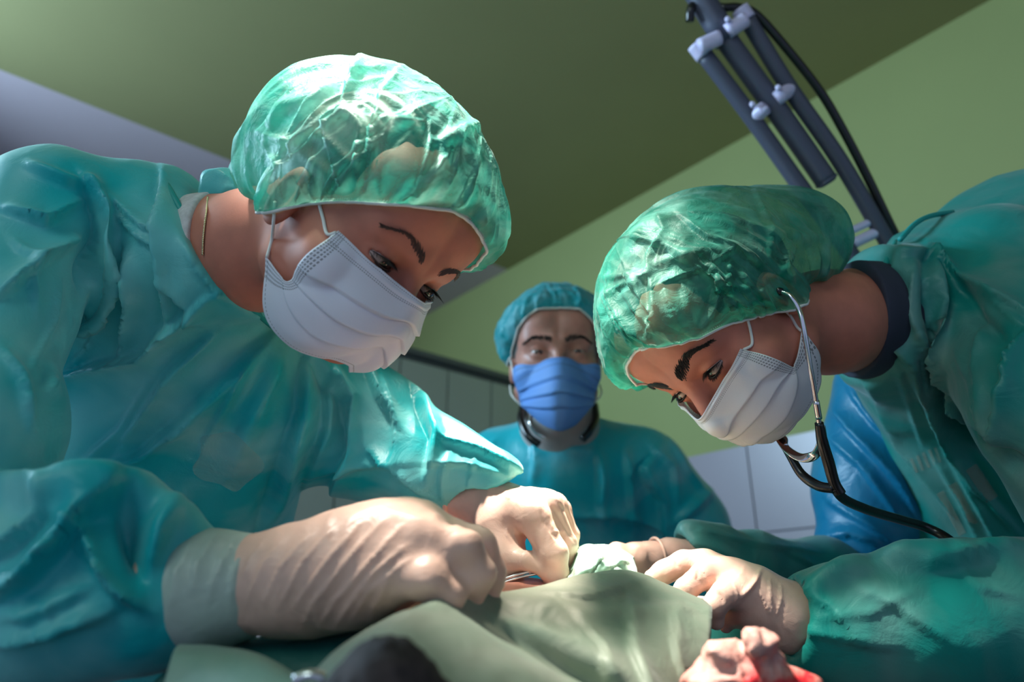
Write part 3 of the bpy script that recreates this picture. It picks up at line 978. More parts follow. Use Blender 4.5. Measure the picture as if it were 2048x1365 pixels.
L1 = lambda pts: sc(pts, 2.068, 400, 80)
CAPL = [
    (L1([(650, 60), (600, 180), (575, 280)]), 14, 6, 'tuck'), (L1([(830, 110), (750, 220), (705, 400), (690, 630)]), 14, 6, 'fold'),
    (L1([(580, 280), (510, 340), (530, 440), (590, 640)]), 13, 5, 'fold'), (L1([(500, 330), (580, 300), (720, 340), (860, 340), (940, 350)]), 11, 5, 'ridge'),
    (L1([(940, 350), (930, 470), (885, 640)]), 11, 5, 'tuck'), (L1([(390, 180), (320, 300), (240, 390)]), 12, 4, 'fold'),
    (L1([(240, 385), (370, 430), (500, 340)]), 10, 4, 'ridge'), (L1([(370, 430), (390, 560), (450, 650)]), 9, 4, 'fold'),
    (L1([(240, 390), (310, 520), (350, 660)]), 10, 4, 'fold'), (L1([(470, 480), (455, 560), (480, 650)]), 8, 4, 'ridge'),
    (L1([(1085, 380), (1040, 560), (990, 660)]), 9, 4, 'fold'), (L1([(1160, 400), (1130, 560), (1070, 690)]), 9, 4, 'fold'),
    (L1([(660, 330), (650, 480), (655, 640)]), 8, 4, 'ridge'), (L1([(760, 400), (740, 520), (750, 650)]), 8, 4, 'fold'),
    (L1([(960, 440), (1090, 370), (1200, 330)]), 12, 4, 'ridge'), (L1([(320, 300), (440, 250), (560, 180)]), 14, 4, 'ridge'),
    (L1([(610, 130), (720, 110), (820, 110)]), 12, 3, 'ridge'), (L1([(1200, 480), (1190, 600), (1150, 760)]), 9, 3, 'fold'),
]
capl, CL = make_cap(HL, PL, M['cap_left'], BAND, puff=0.018, crown=0.011, lobes=[((0, -1, 0.55), 0.014, 38), ((0, -0.4, 1), 0.003, 40), ((-0.25, -1, -0.05), 0.030, 40)], strokes=CAPL, seed=11, crumple=0.0022, under=lambda P: np.minimum(HL.sdf(P), hair_left(P)), npleat=64, pleat=0.0062)
# knotted tail of the cap at the nape
def tail_left(P):
    d = ellip(P, V(452, 372, .665), (0.022, 0.017, 0.02))
    d = smin(d, chain(P, [(430, 380, .66, 22), (480, 392, .65, 16)], 0.01), 0.01)
    return d - 0.0025 * ridged(P * 55, 8)
v, f = mesh_sdf(tail_left, V(452, 372, .665) - .05, V(452, 372, .665) + .05, 0.0018)
link_mesh('cap_tail', v, f, M['gown_left'], capl)

eyes(HL, PL, gaze=(0.12, 1, -0.30))
for sg in (1, -1):
    lid_line(HL, sg, PL, M['brow_soft'])
    brow(HL, HL.sdf, [(0.011 * sg, 0.0165), (0.024 * sg, 0.0235), (0.038 * sg, 0.027), (0.052 * sg, 0.021)], PL, M['brow_soft'], width=0.0026, n=240, seed=2 + sg)
    lashes(HL, HL.sdf, sg, PL, M['brow'], L=0.0095)
    lashes(HL, HL.sdf, sg, PL, M['brow'], L=0.007, upper=False, n=26)

M['mask_left'] = mask_material('pale_mask_fabric', (0.86, 0.86, 0.96, 1), (0.8, 0.8, 0.85, 1))
ROWS = [
    [(845, 604), (802, 572), (760, 537), (717, 500), (678, 466)],
    [(834, 624), (788, 602), (742, 567), (694, 530), (645, 503)],
    [(814, 650), (764, 642), (704, 613), (645, 572), (606, 537)],
    [(785, 677), (730, 680), (663, 655), (612, 610), (576, 563)],
    [(742, 700), (690, 705), (612, 686), (560, 625), (556, 545)],
    [(690, 716), (640, 716), (573, 688), (528, 622), (534, 514)],
]
LAT = [[0, .018, .036, .050, .060], [0, .019, .037, .052, .061], [0, .021, .041, .055, .062], [0, .021, .041, .056, .063], [0, .020, .040, .056, .064], [0, .018, .038, .054, .066]]
ml, MG = make_mask(HL, HL.sdf, -1, ROWS, LAT, PL, M['mask_left'])
def loops(H, fn, G, near, pxs, parent, mat, r=0.0013):
    """ear loops: near side through given pixels, far side mirrored"""
    for pts, corner in pxs:
        P = [G[corner[0], corner[1]]] + [raycast(fn, x, y, .4, 1.5) + grad(fn, raycast(fn, x, y, .4, 1.5)) * 0.0012 for x, y in pts]
        tube('ear_loop', P, r, mat, parent, n=24)
        Q = []
        for p in P:
            q = H.loc(p) * np.array([-1, 1, 1]); Q.append(H.pt(*q))
        tube('ear_loop', Q, r, mat, parent, n=24)
jn = 0 if True else -1
e0 = 0 if np.linalg.norm(MG[0, 0] - HL.lat(678, 466, -.06)) < np.linalg.norm(MG[0, -1] - HL.lat(678, 466, -.06)) else MG.shape[1] - 1
loops(HL, lambda P: np.minimum(HL.sdf(P), body_left(P)), MG, -1, [([(655, 470), (648, 440), (641, 412), (638, 400)], (2, e0)), ([(546, 480), (549, 440), (551, 405)], (-2, e0))], ml, M['white'])
# ------------------------------------------------------------------ surgeon on the right
PR = root('person', WP(2000, 1000, .90) * np.array([1, 1, 0]), 'person leaning in from the right, strong dark brows, drooping green cap, stethoscope in the ears', 'person')
HR = Head(V(1392, 765, .66), (.27, .42, .866), (-.8, .58, -.03), lids=0.0030)

def body_right(P):
    d = HR.sdf(P)
    nk = chain(P, [(1560, 640, .70, 82), (1650, 645, .74, 92), (1740, 640, .80, 98), (1850, 690, .88, 115)], 0.03)
    d = smin(d, nk, 0.022)
    t = chain(P, [(1900, 720, .90, 120), (2060, 1000, .96, 170)], 0.04, 0.9)
    return smin(d, t, 0.04)
v, f = mesh_sdf(body_right, [V(1200, 700, .70)[0], V(1600, 1130, .95)[1], -1.14], [V(2180, 600, .95)[0], V(1400, 410, .70)[1], -.50], 0.0021)
v = relax(v, f, 1, 0.4)
link_mesh('body', v, f, M['skin'], PR)

def gown_right(P):
    t = chain(P, [(1900, 750, .88, 165), (2010, 930, .92, 205), (2180, 1300, 1.0, 300)], 0.05, 0.85)
    b = chain(P, [(1890, 560, .86, 125), (2060, 560, .92, 205), (2250, 640, 1.0, 300)], 0.04)
    b = smin(b, chain(P, [(1740, 628, .80, 142), (1910, 680, .87, 190)], 0.03), 0.03)
    b = smax(b, (P - V(1762, 590, .78)) @ norm([-0.95, 0.10, 0.12]), 0.010)
    d = smin(t, b, 0.04)
    up = chain(P, [(1990, 560, .80, 150), (2090, 720, .70, 165), (2110, 800, .66, 150)], 0.03)
    up = smin(up, chain(P, [(2110, 800, .66, 150), (2260, 1050, .62, 170)], 0.03), 0.02)
    d = smin(d, up, 0.02)
    fo = chain(P, [(2260, 1240, .62, 160), (2040, 1250, .61, 154), (1850, 1252, .605, 140), (1690, 1256, .605, 112), (1635, 1256, .605, 96)], 0.02)
    fo = smax(fo, (P - V(1580, 1240, .605)) @ norm([-1, 0.12, 0.0]), 0.005)
    fo = smax(fo, -chain(P, [(1660, 1240, .605, 62), (1520, 1225, .605, 74)], 0.01), 0.005)
    return smin(d, fo, 0.010)

R8 = lambda pts: sc(pts, 1.625, 1480, 360)
GR_STROKES = [
    ([(1830, 520), (1820, 620), (1840, 720), (1880, 860)], 12, 7, 'fold'), ([(1770, 620), (1800, 760), (1850, 900)], 14, 5, 'fold'), ([(1900, 560), (1980, 600), (2048, 660)], 14, 6, 'fold'),
    ([(1960, 640), (1950, 740), (1980, 840)], 14, 8, 'fold'), ([(1860, 900), (1920, 1000), (1960, 1090)], 14, 7, 'fold'), ([(1930, 900), (1990, 1000), (2048, 1060)], 16, 8, 'valley'),
    ([(1640, 1160), (1720, 1150), (1800, 1130)], 20, 2.5, 'fold'), ([(1900, 1130), (1960, 1180), (2048, 1200)], 22, 3.0, 'fold'), ([(1640, 1240), (1740, 1230), (1840, 1180)], 22, 2.5, 'fold'),
    (R8([(520, 240), (610, 250), (720, 320), (940, 440)]), 14, 14.7, 'fold'),
    (R8([(510, 250), (490, 470), (560, 640), (720, 960), (830, 1170)]), 19, 14.7, 'fold'),
    (R8([(610, 260), (640, 480), (650, 640), (690, 760), (830, 860)]), 18, 18.9, 'tuck'),
    (R8([(560, 440), (600, 560), (700, 720)]), 16, 10.5, 'fold'),
    (R8([(700, 560), (760, 700), (840, 860)]), 14, 12.6, 'fold'),
    (R8([(940, 490), (870, 590), (840, 860)]), 16, 16.8, 'fold'),
    (R8([(720, 340), (760, 440), (850, 520)]), 16, 10.5, 'valley'),
    (R8([(640, 800), (760, 990), (900, 1150)]), 18, 10.5, 'fold'),
    (R8([(400, 640), (520, 860), (700, 1100)]), 19, 8.4, 'fold'),
    (R8([(480, 1010), (560, 1120), (600, 1200)]), 13, 8.4, 'ridge'),
    (R8([(690, 780), (830, 880), (940, 950)]), 18, 12.6, 'valley'),
    (R8([(220, 1330), (420, 1225), (620, 1235), (940, 1210)]), 21, 12.6, 'ridge'),
    (R8([(600, 1270), (760, 1255), (920, 1215)]), 16, 10.5, 'fold'),
    ([(1600, 1190), (1660, 1215), (1720, 1290)], 22, 4.2, 'fold'),
    ([(1590, 1260), (1680, 1280), (1800, 1300)], 25, 4.2, 'fold'),
    ([(1720, 1180), (1800, 1220), (1900, 1290)], 27, 4.2, 'fold'),
]
gr = gown_mesh('gown', gown_right, [V(1540, 700, .62)[0], V(1500, 1480, .80)[1], -1.22], [.88, V(1900, 340, .90)[1], -.48], 0.0036, GR_STROKES, M['gown_right'], PR, seed=40)
nb = [raycast(gown_right, x, y, .6, 1.2) + np.array([0, 0, .002]) for x, y in [(1790, 485), (1772, 520), (1768, 570), (1764, 630), (1748, 690), (1712, 752)]]
tube('neck_binding', nb, 0.0032, M['binding'], gr, n=40)
tube('neck_tie', [WP(1800, 480, .80), WP(1830, 448, .815), WP(1862, 432, .83), WP(1905, 425, .845)], 0.0030, M['binding'], gr, world=True, n=24)

def far_sleeve(P):
    d = chain(P, [(1800, 780, 1.0, 120), (1770, 960, .99, 128), (1730, 1090, .96, 95)], 0.03)
    return d
FS = [([(1640, 780), (1700, 860), (1790, 960), (1850, 1060)], 18, 12.0, 'fold'), ([(1650, 870), (1720, 930), (1800, 1040)], 16, 9.0, 'fold'),
      ([(1700, 780), (1750, 850), (1800, 900)], 14, 9.0, 'fold'), ([(1655, 1000), (1720, 1040), (1800, 1100)], 16, 9.0, 'fold'),
      ([(1640, 1080), (1700, 1070), (1760, 1090)], 13, 7.5, 'fold')]
gown_mesh('gown_sleeve', far_sleeve, V(1600, 1220, .95) * [1, 1, 0] + [-.02, 0, -1.12], [V(1940, 700, .98)[0], V(1700, 640, .98)[1], -.84], 0.0036, FS, M['gown_blue_lit'], PR, seed=51)
def far_cuff(P):
    d2 = chain(P, [(1760, 1170, .955, 82), (1640, 1150, .92, 66), (1500, 1122, .87, 52), (1385, 1092, .84, 44)], 0.02)
    d2 = smin(d2, chain(P, [(1372, 1060, .84, 16), (1440, 1080, .855, 30)], 0.01), 0.01)
    d2 = smax(d2, (P - V(1355, 1085, .83)) @ norm([-1, 0.12, 0.1]), 0.004)
    return smax(d2, -chain(P, [(1420, 1108, .85, 30), (1320, 1104, .82, 37)], 0.01), 0.004)
gown_mesh('gown_cuff', far_cuff, V(1340, 1260, .95) * [1, 1, 0] + [-.02, 0, -1.02], [V(1820, 700, .95)[0], V(1700, 1010, .84)[1], -.76], 0.003, [([(1400, 1060), (1500, 1090), (1640, 1110)], 14, 5, 'fold'), ([(1380, 1080), (1450, 1110), (1540, 1160)], 14, 5, 'ridge'), ([(1560, 1100), (1640, 1140), (1700, 1180)], 16, 5, 'fold')], M['gown_right'], PR, seed=52)

def scrub_collar(P):
    d = chain(P, [(1690, 636, .77, 116), (1820, 650, .84, 124)], 0.02)
    d = smax(d, (P - V(1712, 560, .76)) @ norm([-0.98, 0.10, 0.1]), 0.004)
    return d
v, f = mesh_sdf(scrub_collar, V(1690, 800, .86) * [1, 1, 0] + [-.03, -.02, -.98], V(1850, 520, .80) * [1, 1, 0] + [.05, .04, -.66], 0.003)
link_mesh('scrub_collar', v, f, M['navy'], PR)

def hair_right(P):
    q = HR.loc(P)
    d = ellip(q, (0, -0.006, 0.037), (0.078, 0.099, 0.087))
    d = smin(d, ellip(q, (0, -0.095, 0.01), (0.036, 0.034, 0.036)), 0.02)
    c0 = np.array([0, -0.005, 0.035]); r = q - c0
    ph = np.degrees(np.arctan2(np.abs(r[:, 0]), r[:, 1])); el = np.degrees(np.arctan2(r[:, 2], np.hypot(r[:, 0], r[:, 1])))
    lim = np.interp(ph, [b[0] for b in BAND], [b[1] for b in BAND])
    return smax(d, np.radians(lim + 3 - el) * 0.08, 0.006) * HR.k
v, f = mesh_sdf(hair_right, HR.pt(0, 0, .02) - .16, HR.pt(0, 0, .02) + .16, 0.003)
n = vnormals(v, f)
v = v + n * (0.002 * ridged(HR.loc(v) * np.array([150, 18, 60]), 9))[:, None]
link_mesh('hair', v, f, M['hair'], PR)

R2 = lambda pts: sc(pts, 2.275, 1150, 350)
CAPR = [
    (R2([(480, 180), (320, 230), (250, 310)]), 11, 4, 'ridge'), (R2([(370, 180), (400, 250), (330, 370), (320, 450)]), 11, 5, 'fold'),
    (R2([(330, 450), (230, 460), (130, 470)]), 8, 4, 'ridge'), (R2([(330, 455), (230, 500), (130, 545)]), 8, 4, 'ridge'), (R2([(330, 455), (270, 510), (210, 560)]), 8, 3, 'ridge'),
    (R2([(480, 190), (600, 290), (740, 350), (830, 410)]), 14, 6, 'fold'), (R2([(340, 420), (480, 370), (600, 340), (720, 340)]), 12, 4, 'ridge'),
    (R2([(360, 520), (470, 470), (570, 430)]), 10, 5, 'fold'), (R2([(330, 450), (340, 600), (310, 770)]), 11, 5, 'tuck'),
    (R2([(400, 510), (420, 580), (460, 660)]), 9, 4, 'fold'), (R2([(480, 480), (510, 600), (545, 720)]), 10, 4, 'fold'),
    (R2([(590, 380), (640, 500), (620, 600), (560, 700)]), 13, 6, 'tuck'), (R2([(700, 400), (690, 520), (720, 640)]), 12, 5, 'fold'),
    (R2([(630, 400), (720, 350), (790, 380), (830, 410)]), 12, 6, 'fold'),
    (R2([(820, 80), (890, 260), (880, 380)]), 20, 5, 'fold'), (R2([(890, 270), (1000, 290), (1140, 290)]), 14, 5, 'ridge'), (R2([(1140, 290), (1130, 430), (1100, 540)]), 16, 6, 'fold'), (R2([(960, 300), (940, 400), (990, 520)]), 16, 5, 'fold'),
    (R2([(100, 600), (150, 710), (200, 800)]), 9, 4, 'fold'), (R2([(120, 550), (190, 680), (270, 790)]), 9, 4, 'fold'), (R2([(880, 470), (950, 440), (1000, 300)]), 18, 4, 'fold'),
    (R2([(760, 440), (780, 540), (790, 640)]), 9, 4, 'ridge'), (R2([(840, 480), (850, 560), (840, 640)]), 9, 4, 'fold'),
]
capr, CR = make_cap(HR, PR, M['cap_right'], [(0, 17), (14, 14), (25, 5), (34, -2), (49, -14), (59, -23), (76, -36), (92, -41), (115, -46), (180, -56)], puff=0.020, crown=0.014,
                    lobes=[((0.1, -1, 0.50), 0.010, 34), ((0.15, -1, -0.15), 0.026, 28), ((0.22, -1, -0.60), 0.052, 24)], strokes=CAPR, seed=23, npleat=60, pleat=0.0058, crumple=0.0018,
                    under=lambda P: np.minimum(HR.sdf(P), hair_right(P)))
eyes(HR, PR, gaze=(-0.38, 1, -0.10), iris=(0.03, 0.022, 0.016))
for sg in (1, -1):
    lid_line(HR, sg, PR, M['brow'])
    brow(HR, HR.sdf, [(0.010 * sg, 0.0145), (0.024 * sg, 0.0225), (0.039 * sg, 0.0275), (0.055 * sg, 0.020)], PR, M['brow'], width=0.0050, n=560, seed=12 + sg, L=0.009)
    lashes(HR, HR.sdf, sg, PR, M['brow'], L=0.0095 if sg > 0 else 0.006, n=56)
    lashes(HR, HR.sdf, sg, PR, M['brow'], L=0.009 if sg > 0 else 0.005, upper=False, n=36)
M['mask_right'] = mask_material('grey_white_mask_fabric', (0.86, 0.84, 0.86, 1), (0.8, 0.8, 0.85, 1))
RM = lambda pts: sc(pts, 4.876, 1240, 620)
ROWS = [
    RM([(775, 1065), (880, 900), (1000, 690), (1085, 560), (1175, 380)]),
    RM([(860, 1110), (965, 955), (1085, 760), (1190, 600), (1330, 430)]),
    RM([(1000, 1180), (1120, 1040), (1260, 860), (1380, 680), (1520, 500)]),
    RM([(1160, 1235), (1290, 1130), (1440, 960), (1570, 740), (1705, 565)]),
    RM([(1330, 1250), (1480, 1190), (1650, 1030), (1740, 760), (1690, 520)]),
    RM([(1500, 1225), (1650, 1150), (1830, 980), (1960, 640), (1745, 215)]),
]
LAT = [[0, .018, .036, .050, .060], [0, .019, .037, .052, .061], [0, .021, .041, .055, .062], [0, .021, .041, .056, .063], [0, .020, .040, .056, .062], [0, .018, .036, .046, .062]]
mr, MGR = make_mask(HR, HR.sdf, 1, ROWS, LAT, PR, M['mask_right'], pleats=(0.40, 0.58, 0.78))
tgt = HR.lat(1481, 698, .06)
e0 = 0 if np.linalg.norm(MGR[0, 0] - tgt) < np.linalg.norm(MGR[0, -1] - tgt) else MGR.shape[1] - 1
loops(HR, lambda P: np.minimum(HR.sdf(P), body_right(P)), MGR, 1, [([(1504, 690), (1500, 662), (1494, 641), (1492, 630)], (3, e0)), ([(1592, 655), (1580, 635), (1572, 622)], (-2, e0))], mr, M['white'])

# stethoscope hanging from the ears
st = root('stethoscope', WP(1660, 970, .62), 'stethoscope with steel ear tubes and black tubing hanging across the green gown', 'stethoscope')
near = tube('ear_tube', [WP(1562, 584, .618), WP(1580, 592, .61), WP(1597, 618, .605), (WP(1607, 655, .60)), WP(1618, 720, .60), WP(1630, 790, .605), WP(1639, 852, .61)], 0.0021, M['metal'], st, n=50, world=True, seg=12)
tube('collar', [WP(1632, 802, .606), WP(1638, 838, .609)], 0.0027, M['metal'], near, n=6, world=True, seg=12)
tube('ear_tip', [WP(1552, 582, .622), WP(1566, 584, .617)], [0.003, 0.0045, 0.003], M['black'], near, n=8, world=True)
Hf = lambda a, b, c: to_world(HR.pt(a, b, c))
far = tube('ear_tube', [Hf(-.076, -.004, -.016), Hf(-.082, .02, -.03), Hf(-.075, .05, -.08), WP(1560, 872, .68), WP(1572, 892, .66)], 0.0021, M['metal'], st, n=50, world=True, seg=12)
tube('spring_yoke', [WP(1556, 874, .672), WP(1575, 900, .655), WP(1603, 916, .64), WP(1630, 910, .63), WP(1644, 880, .617), WP(1642, 855, .612)], 0.0042, M['metal'], st, n=40, world=True, flat=(UV * 0.3 + BV, 0.22))
tube('yoke_tubing', [WP(1638, 846, .61), WP(1645, 885, .613), WP(1657, 925, .618), WP(1668, 965, .62), WP(1680, 988, .62)], [0.0036, 0.0048, 0.0050, 0.0048, 0.0052], M['black'], st, n=30, world=True, seg=14)
tube('yoke_tubing', [WP(1562, 880, .668), WP(1582, 915, .655), WP(1604, 950, .645), (WP(1636, 972, .63)), WP(1668, 978, .62)], [0.0034, 0.0040, 0.0046, 0.0044], M['black'], st, n=30, world=True, seg=14)
tube('tubing', [WP(1668, 975, .62), WP(1690, 1000, .625), WP(1740, 1022, .64), WP(1800, 1040, .66), WP(1850, 1055, .67), WP(1895, 1078, .655), WP(1930, 1115, .62), WP(1950, 1180, .60)], 0.0044, M['black'], st, n=60, world=True, seg=14)
# ------------------------------------------------------------------ man standing behind
PM = root('person', WP(1130, 1000, 1.30) * np.array([1, 1, 0]), 'older man standing upright behind the table, blue mask, turquoise cap and gown', 'person')
HM = Head(V(1116, 704, 1.16), (.999, -.02, 0), (-.01, .975, -.22), 1.02, lids=0.0010, fem=False, low=0.0012)
def body_man(P):
    d = HM.sdf(P)
    nk = chain(P, [(1118, 800, 1.26, 62), (1122, 900, 1.30, 72)], 0.03)
    d = smin(d, nk, 0.03)
    t = chain(P, [(1050, 960, 1.33, 60), (1200, 960, 1.33, 60)], 0.03)
    t = smin(t, chain(P, [(1130, 990, 1.33, 110), (1135, 1250, 1.36, 130)], 0.03), 0.04)
    return smin(d, t, 0.04)
v, f = mesh_sdf(body_man, [V(940, 0, 1.33)[0], V(0, 1200, 1.36)[1], -1.52], [V(1300, 0, 1.33)[0], V(0, 540, 1.2)[1], -1.02], 0.003)
link_mesh('body', relax(v, f, 1), f, M['skin_man'], PM)
def gown_man(P):
    t = chain(P, [(1140, 1000, 1.32, 140), (1145, 1300, 1.36, 200), (1150, 1700, 1.45, 230)], 0.05, 0.75)
    b = chain(P, [(1005, 928, 1.33, 74), (1125, 930, 1.30, 92), (1275, 930, 1.33, 76)], 0.04)
    b = smax(b, (P - V(1120, 868, 1.23)) @ norm([0, 0.85, 0.52]), 0.015)
    d = smin(t, b, 0.06)
    for pts in ([(1290, 945, 1.33, 76), (1372, 1060, 1.35, 84), (1420, 1200, 1.36, 84), (1400, 1450, 1.30, 70)], [(985, 950, 1.33, 74), (915, 1080, 1.35, 84), (890, 1250, 1.36, 84), (930, 1450, 1.30, 70)]):
        d = smin(d, chain(P, pts, 0.03), 0.03)
    return d
M3 = lambda pts: sc(pts, 2.528, 900, 560)
MS = [(M3([(740, 880), (760, 1000), (750, 1200)]), 14, 14, 'fold'), (M3([(880, 870), (900, 1050), (910, 1200)]), 13, 14, 'fold'), (M3([(1010, 900), (960, 960), (1060, 1120), (1080, 1290)]), 13, 16, 'tuck'),
      (M3([(1000, 830), (1120, 950), (1150, 1150)]), 12, 10, 'fold'), (M3([(230, 800), (180, 880), (120, 960)]), 10, 8, 'fold'), (M3([(1140, 1230), (1220, 1160), (1310, 1080)]), 8, 12, 'ridge'),
      (M3([(640, 1200), (800, 1190), (1000, 1230), (1090, 1290)]), 12, 14, 'fold'), (M3([(1110, 820), (1180, 960), (1300, 1100)]), 12, 10, 'fold'), (M3([(560, 830), (640, 860), (740, 880)]), 12, 6, 'ridge'),
      (M3([(880, 1000), (980, 900), (1020, 880)]), 12, 8, 'fold'), (M3([(420, 820), (430, 930), (410, 1020)]), 14, 8, 'fold')]
gm = gown_mesh('gown', gown_man, [V(790, 0, 1.4)[0], V(0, 1500, 1.36)[1], -1.75], [V(1540, 0, 1.4)[0], V(0, 820, 1.33)[1], -1.10], 0.006, MS, M['gown_man'], PM, rough_amp=0.004, rs=8, seed=70)
def shirt_man(P):
    d = chain(P, [(1118, 848, 1.27, 78), (1122, 900, 1.30, 92)], 0.02)
    d = smin(d, chain(P, [(1060, 892, 1.33, 40), (1190, 892, 1.33, 40)], 0.02), 0.03)
    return smax(d, (P - V(1118, 822, 1.20)) @ norm([0, 0.9, 0.42]), 0.004)
v, f = mesh_sdf(shirt_man, [V(980, 0, 1.3)[0], V(0, 980, 1.3)[1], -1.46], [V(1260, 0, 1.3)[0], V(0, 780, 1.25)[1], -1.08], 0.005)
link_mesh('shirt_collar', relax(v, f), f, plain('grey_shirt', (0.38, 0.36, 0.35), 0.85), PM)
def hair_man(P):
    q = HM.loc(P)
    d = ellip(q, (0, -0.006, 0.037), (0.076, 0.097, 0.085))
    d = smax(d, -(ellip(q, (0, 0.09, -0.01), (0.064, 0.07, 0.075))), 0.008)
    return smax(d, -0.035 - q[:, 2], 0.008) * HM.k
v, f = mesh_sdf(hair_man, HM.pt(0, 0, .02) - .15, HM.pt(0, 0, .02) + .15, 0.004)
link_mesh('hair', v, f, plain('grey_hair', (0.16, 0.15, 0.14), 0.6), PM)
capm, CMn = make_cap(HM, PM, M['cap_man'], [(0, 20), (20, 17), (40, 3), (60, -10), (80, -22), (100, -26), (180, -28)], puff=0.016, crown=0.010, lobes=[((1, -0.3, 0.5), 0.012, 35), ((-1, 0, 0.2), 0.010, 30)], seed=5, npleat=44, pleat=0.0045, nt=60, nphi=220,
                     under=lambda P: np.minimum(HM.sdf(P), hair_man(P)), crumple=0.005)
eyes(HM, PM, gaze=(0.0, 1, -0.35))
for sg in (1, -1):
    brow(HM, HM.sdf, [(0.010 * sg, 0.014), (0.024 * sg, 0.019), (0.040 * sg, 0.021), (0.054 * sg, 0.014)], PM, M['brow'], width=0.0042, n=200, seed=31 + sg, L=0.009)
    lashes(HM, HM.sdf, sg, PM, M['brow'], n=20)
M['mask_man'] = mask_material('blue_mask_fabric', (0.16, 0.36, 0.80, 1), (0.8, 0.8, 0.85, 1))
ROWS = [
    M3([(555, 392), (610, 400), (660, 430), (705, 452), (742, 478)]),
    M3([(555, 440), (610, 450), (665, 475), (710, 500), (740, 530)]),
    M3([(550, 520), (610, 530), (665, 550), (705, 565), (735, 580)]),
    M3([(545, 600), (610, 610), (665, 615), (705, 620), (728, 625)]),
    M3([(540, 700), (600, 700), (650, 690), (695, 660), (718, 640)]),
    M3([(540, 765), (595, 755), (640, 730), (685, 680), (708, 645)]),
]
LAT = [[0, .022, .043, .058, .070], [0, .024, .045, .060, .071], [0, .025, .046, .060, .070], [0, .025, .046, .060, .068], [0, .023, .043, .058, .066], [0, .020, .038, .054, .064]]
for r, l in zip(ROWS, LAT):
    pass
G0 = []
def frontal_rows():
    """face-on mask: forward coordinates set by the face instead of by sight lines"""
    B = [[.108, .100, .078, .058, .035], [.120, .113, .090, .064, .036], [.124, .118, .096, .066, .036], [.118, .113, .092, .064, .034], [.106, .102, .084, .060, .032], [.088, .084, .068, .050, .028]]
    out = []
    for r, bb in zip(ROWS, B):
        o = []
        for (x, y), b in zip(r, bb):
            ray = V(x, y, 1.0)
            o.append(ray * ((b * HM.k + HM.o @ HM.f) / (ray @ HM.f)))
        out.append(o)
    return out
FR = frontal_rows()
class _L:
    pass
_lat = HM.lat
idx = {}
for r, pr_ in zip(ROWS, FR):
    for a, b in zip(r, pr_): idx[(round(a[0], 3), round(a[1], 3))] = b
HM.lat = lambda x, y, a: idx[(round(x, 3), round(y, 3))]
for r in FR:                                   # straighten the midline
    m = HM.loc(r[0]); 
mm, MGM = make_mask(HM, HM.sdf, 1, ROWS, LAT, PM, M['mask_man'], pleats=(0.34, 0.52, 0.68), nu=50, nv=31, step=0.0035)
HM.lat = _lat
for j in (0, -1):
    for i, cz in ((2, .012), (-3, -.040)):
        c = HM.loc(MGM[i, j]); s_ = np.sign(c[0])
        tube('ear_loop', [MGM[i, j], HM.pt(s_ * .074, .02, (c[2] + cz) / 2), HM.pt(s_ * .077, -.008, cz)], 0.0014, M['white'], mm, n=14)
# stethoscope round his neck
sm = root('stethoscope', WP(1120, 850, 1.2), 'dark stethoscope tubing slung round the neck above the turquoise gown', 'stethoscope')
tube('tubing', [WP(1045, 815, 1.26), WP(1042, 840, 1.22), WP(1056, 872, 1.19), WP(1078, 890, 1.18)], 0.0065, M['black'], sm, n=24, world=True)
tube('tubing', [WP(1190, 812, 1.26), WP(1192, 838, 1.22), WP(1180, 862, 1.19), WP(1165, 880, 1.18)], 0.0065, M['black'], sm, n=24, world=True)
tube('ear_tube', [WP(1066, 826, 1.20), WP(1060, 846, 1.185), WP(1072, 866, 1.178), WP(1092, 876, 1.175)], 0.003, M['metal'], sm, n=24, world=True)
tube('neck_tubing', [WP(1045, 815, 1.26), WP(1060, 806, 1.36), WP(1120, 800, 1.40), WP(1175, 806, 1.36), WP(1190, 812, 1.26)], 0.0065, M['black'], sm, n=24, world=True)
# ------------------------------------------------------------------ legs and shoes of the three (behind the table, out of the frame)
M['trousers'] = plain('scrub_trousers', (0.02, 0.16, 0.17), 0.8)
M['shoe'] = plain('white_clog', (0.6, 0.6, 0.6), 0.4)
def legs(parent, hip, feet, top):
    for s_, ft in zip((1, -1), feet):
        hip_ = np.asarray(hip, float)
        knee = (hip_ + np.asarray(ft)) / 2 + np.array([0, 0, 0.02])
        h3 = hip_ + np.array([0, 0.09 * s_, -0.02]) if abs(feet[0][1] - feet[1][1]) > abs(feet[0][0] - feet[1][0]) else hip_ + np.array([0.09 * s_, 0, -0.02])
        def leg(P, a=h3, b=knee, c=np.asarray(ft) + [0, 0, .1]):
            return smin(cone(P, a, b, .095, .075), cone(P, b, c, .075, .06), .03)
        lo = np.minimum(np.minimum(h3, ft), knee) - .13; hi = np.maximum(np.maximum(h3, ft), knee) + .13
        v, f = mesh_sdf(leg, lo, hi, .014)
        link_mesh('trouser_leg', relax(v, f), f, M['trousers'], parent, world=True)
        c = np.asarray(ft, float)
        def shoe(P, c=c):
            return smax(ellip(P, c + [0, -.03, .03], (.05, .13, .075)), .004 - P[:, 2], .01)
        if abs(feet[0][1] - feet[1][1]) > abs(feet[0][0] - feet[1][0]):
            def shoe(P, c=c):
                return smax(ellip(P, c + [0.03 * parent['_dir'], 0, .03], (.13, .05, .075)), .004 - P[:, 2], .01)
        v, f = mesh_sdf(shoe, c - [.2, .2, .03], c + [.2, .2, .14], .012)
        link_mesh('shoe', relax(v, f), f, M['shoe'], parent, world=True)
PL['_dir'] = 1; PR['_dir'] = -1; PM['_dir'] = 1
hipL = WP(210, 1420, .92); hipR = WP(2190, 1280, 1.0); hipM = WP(1148, 1560, 1.42)
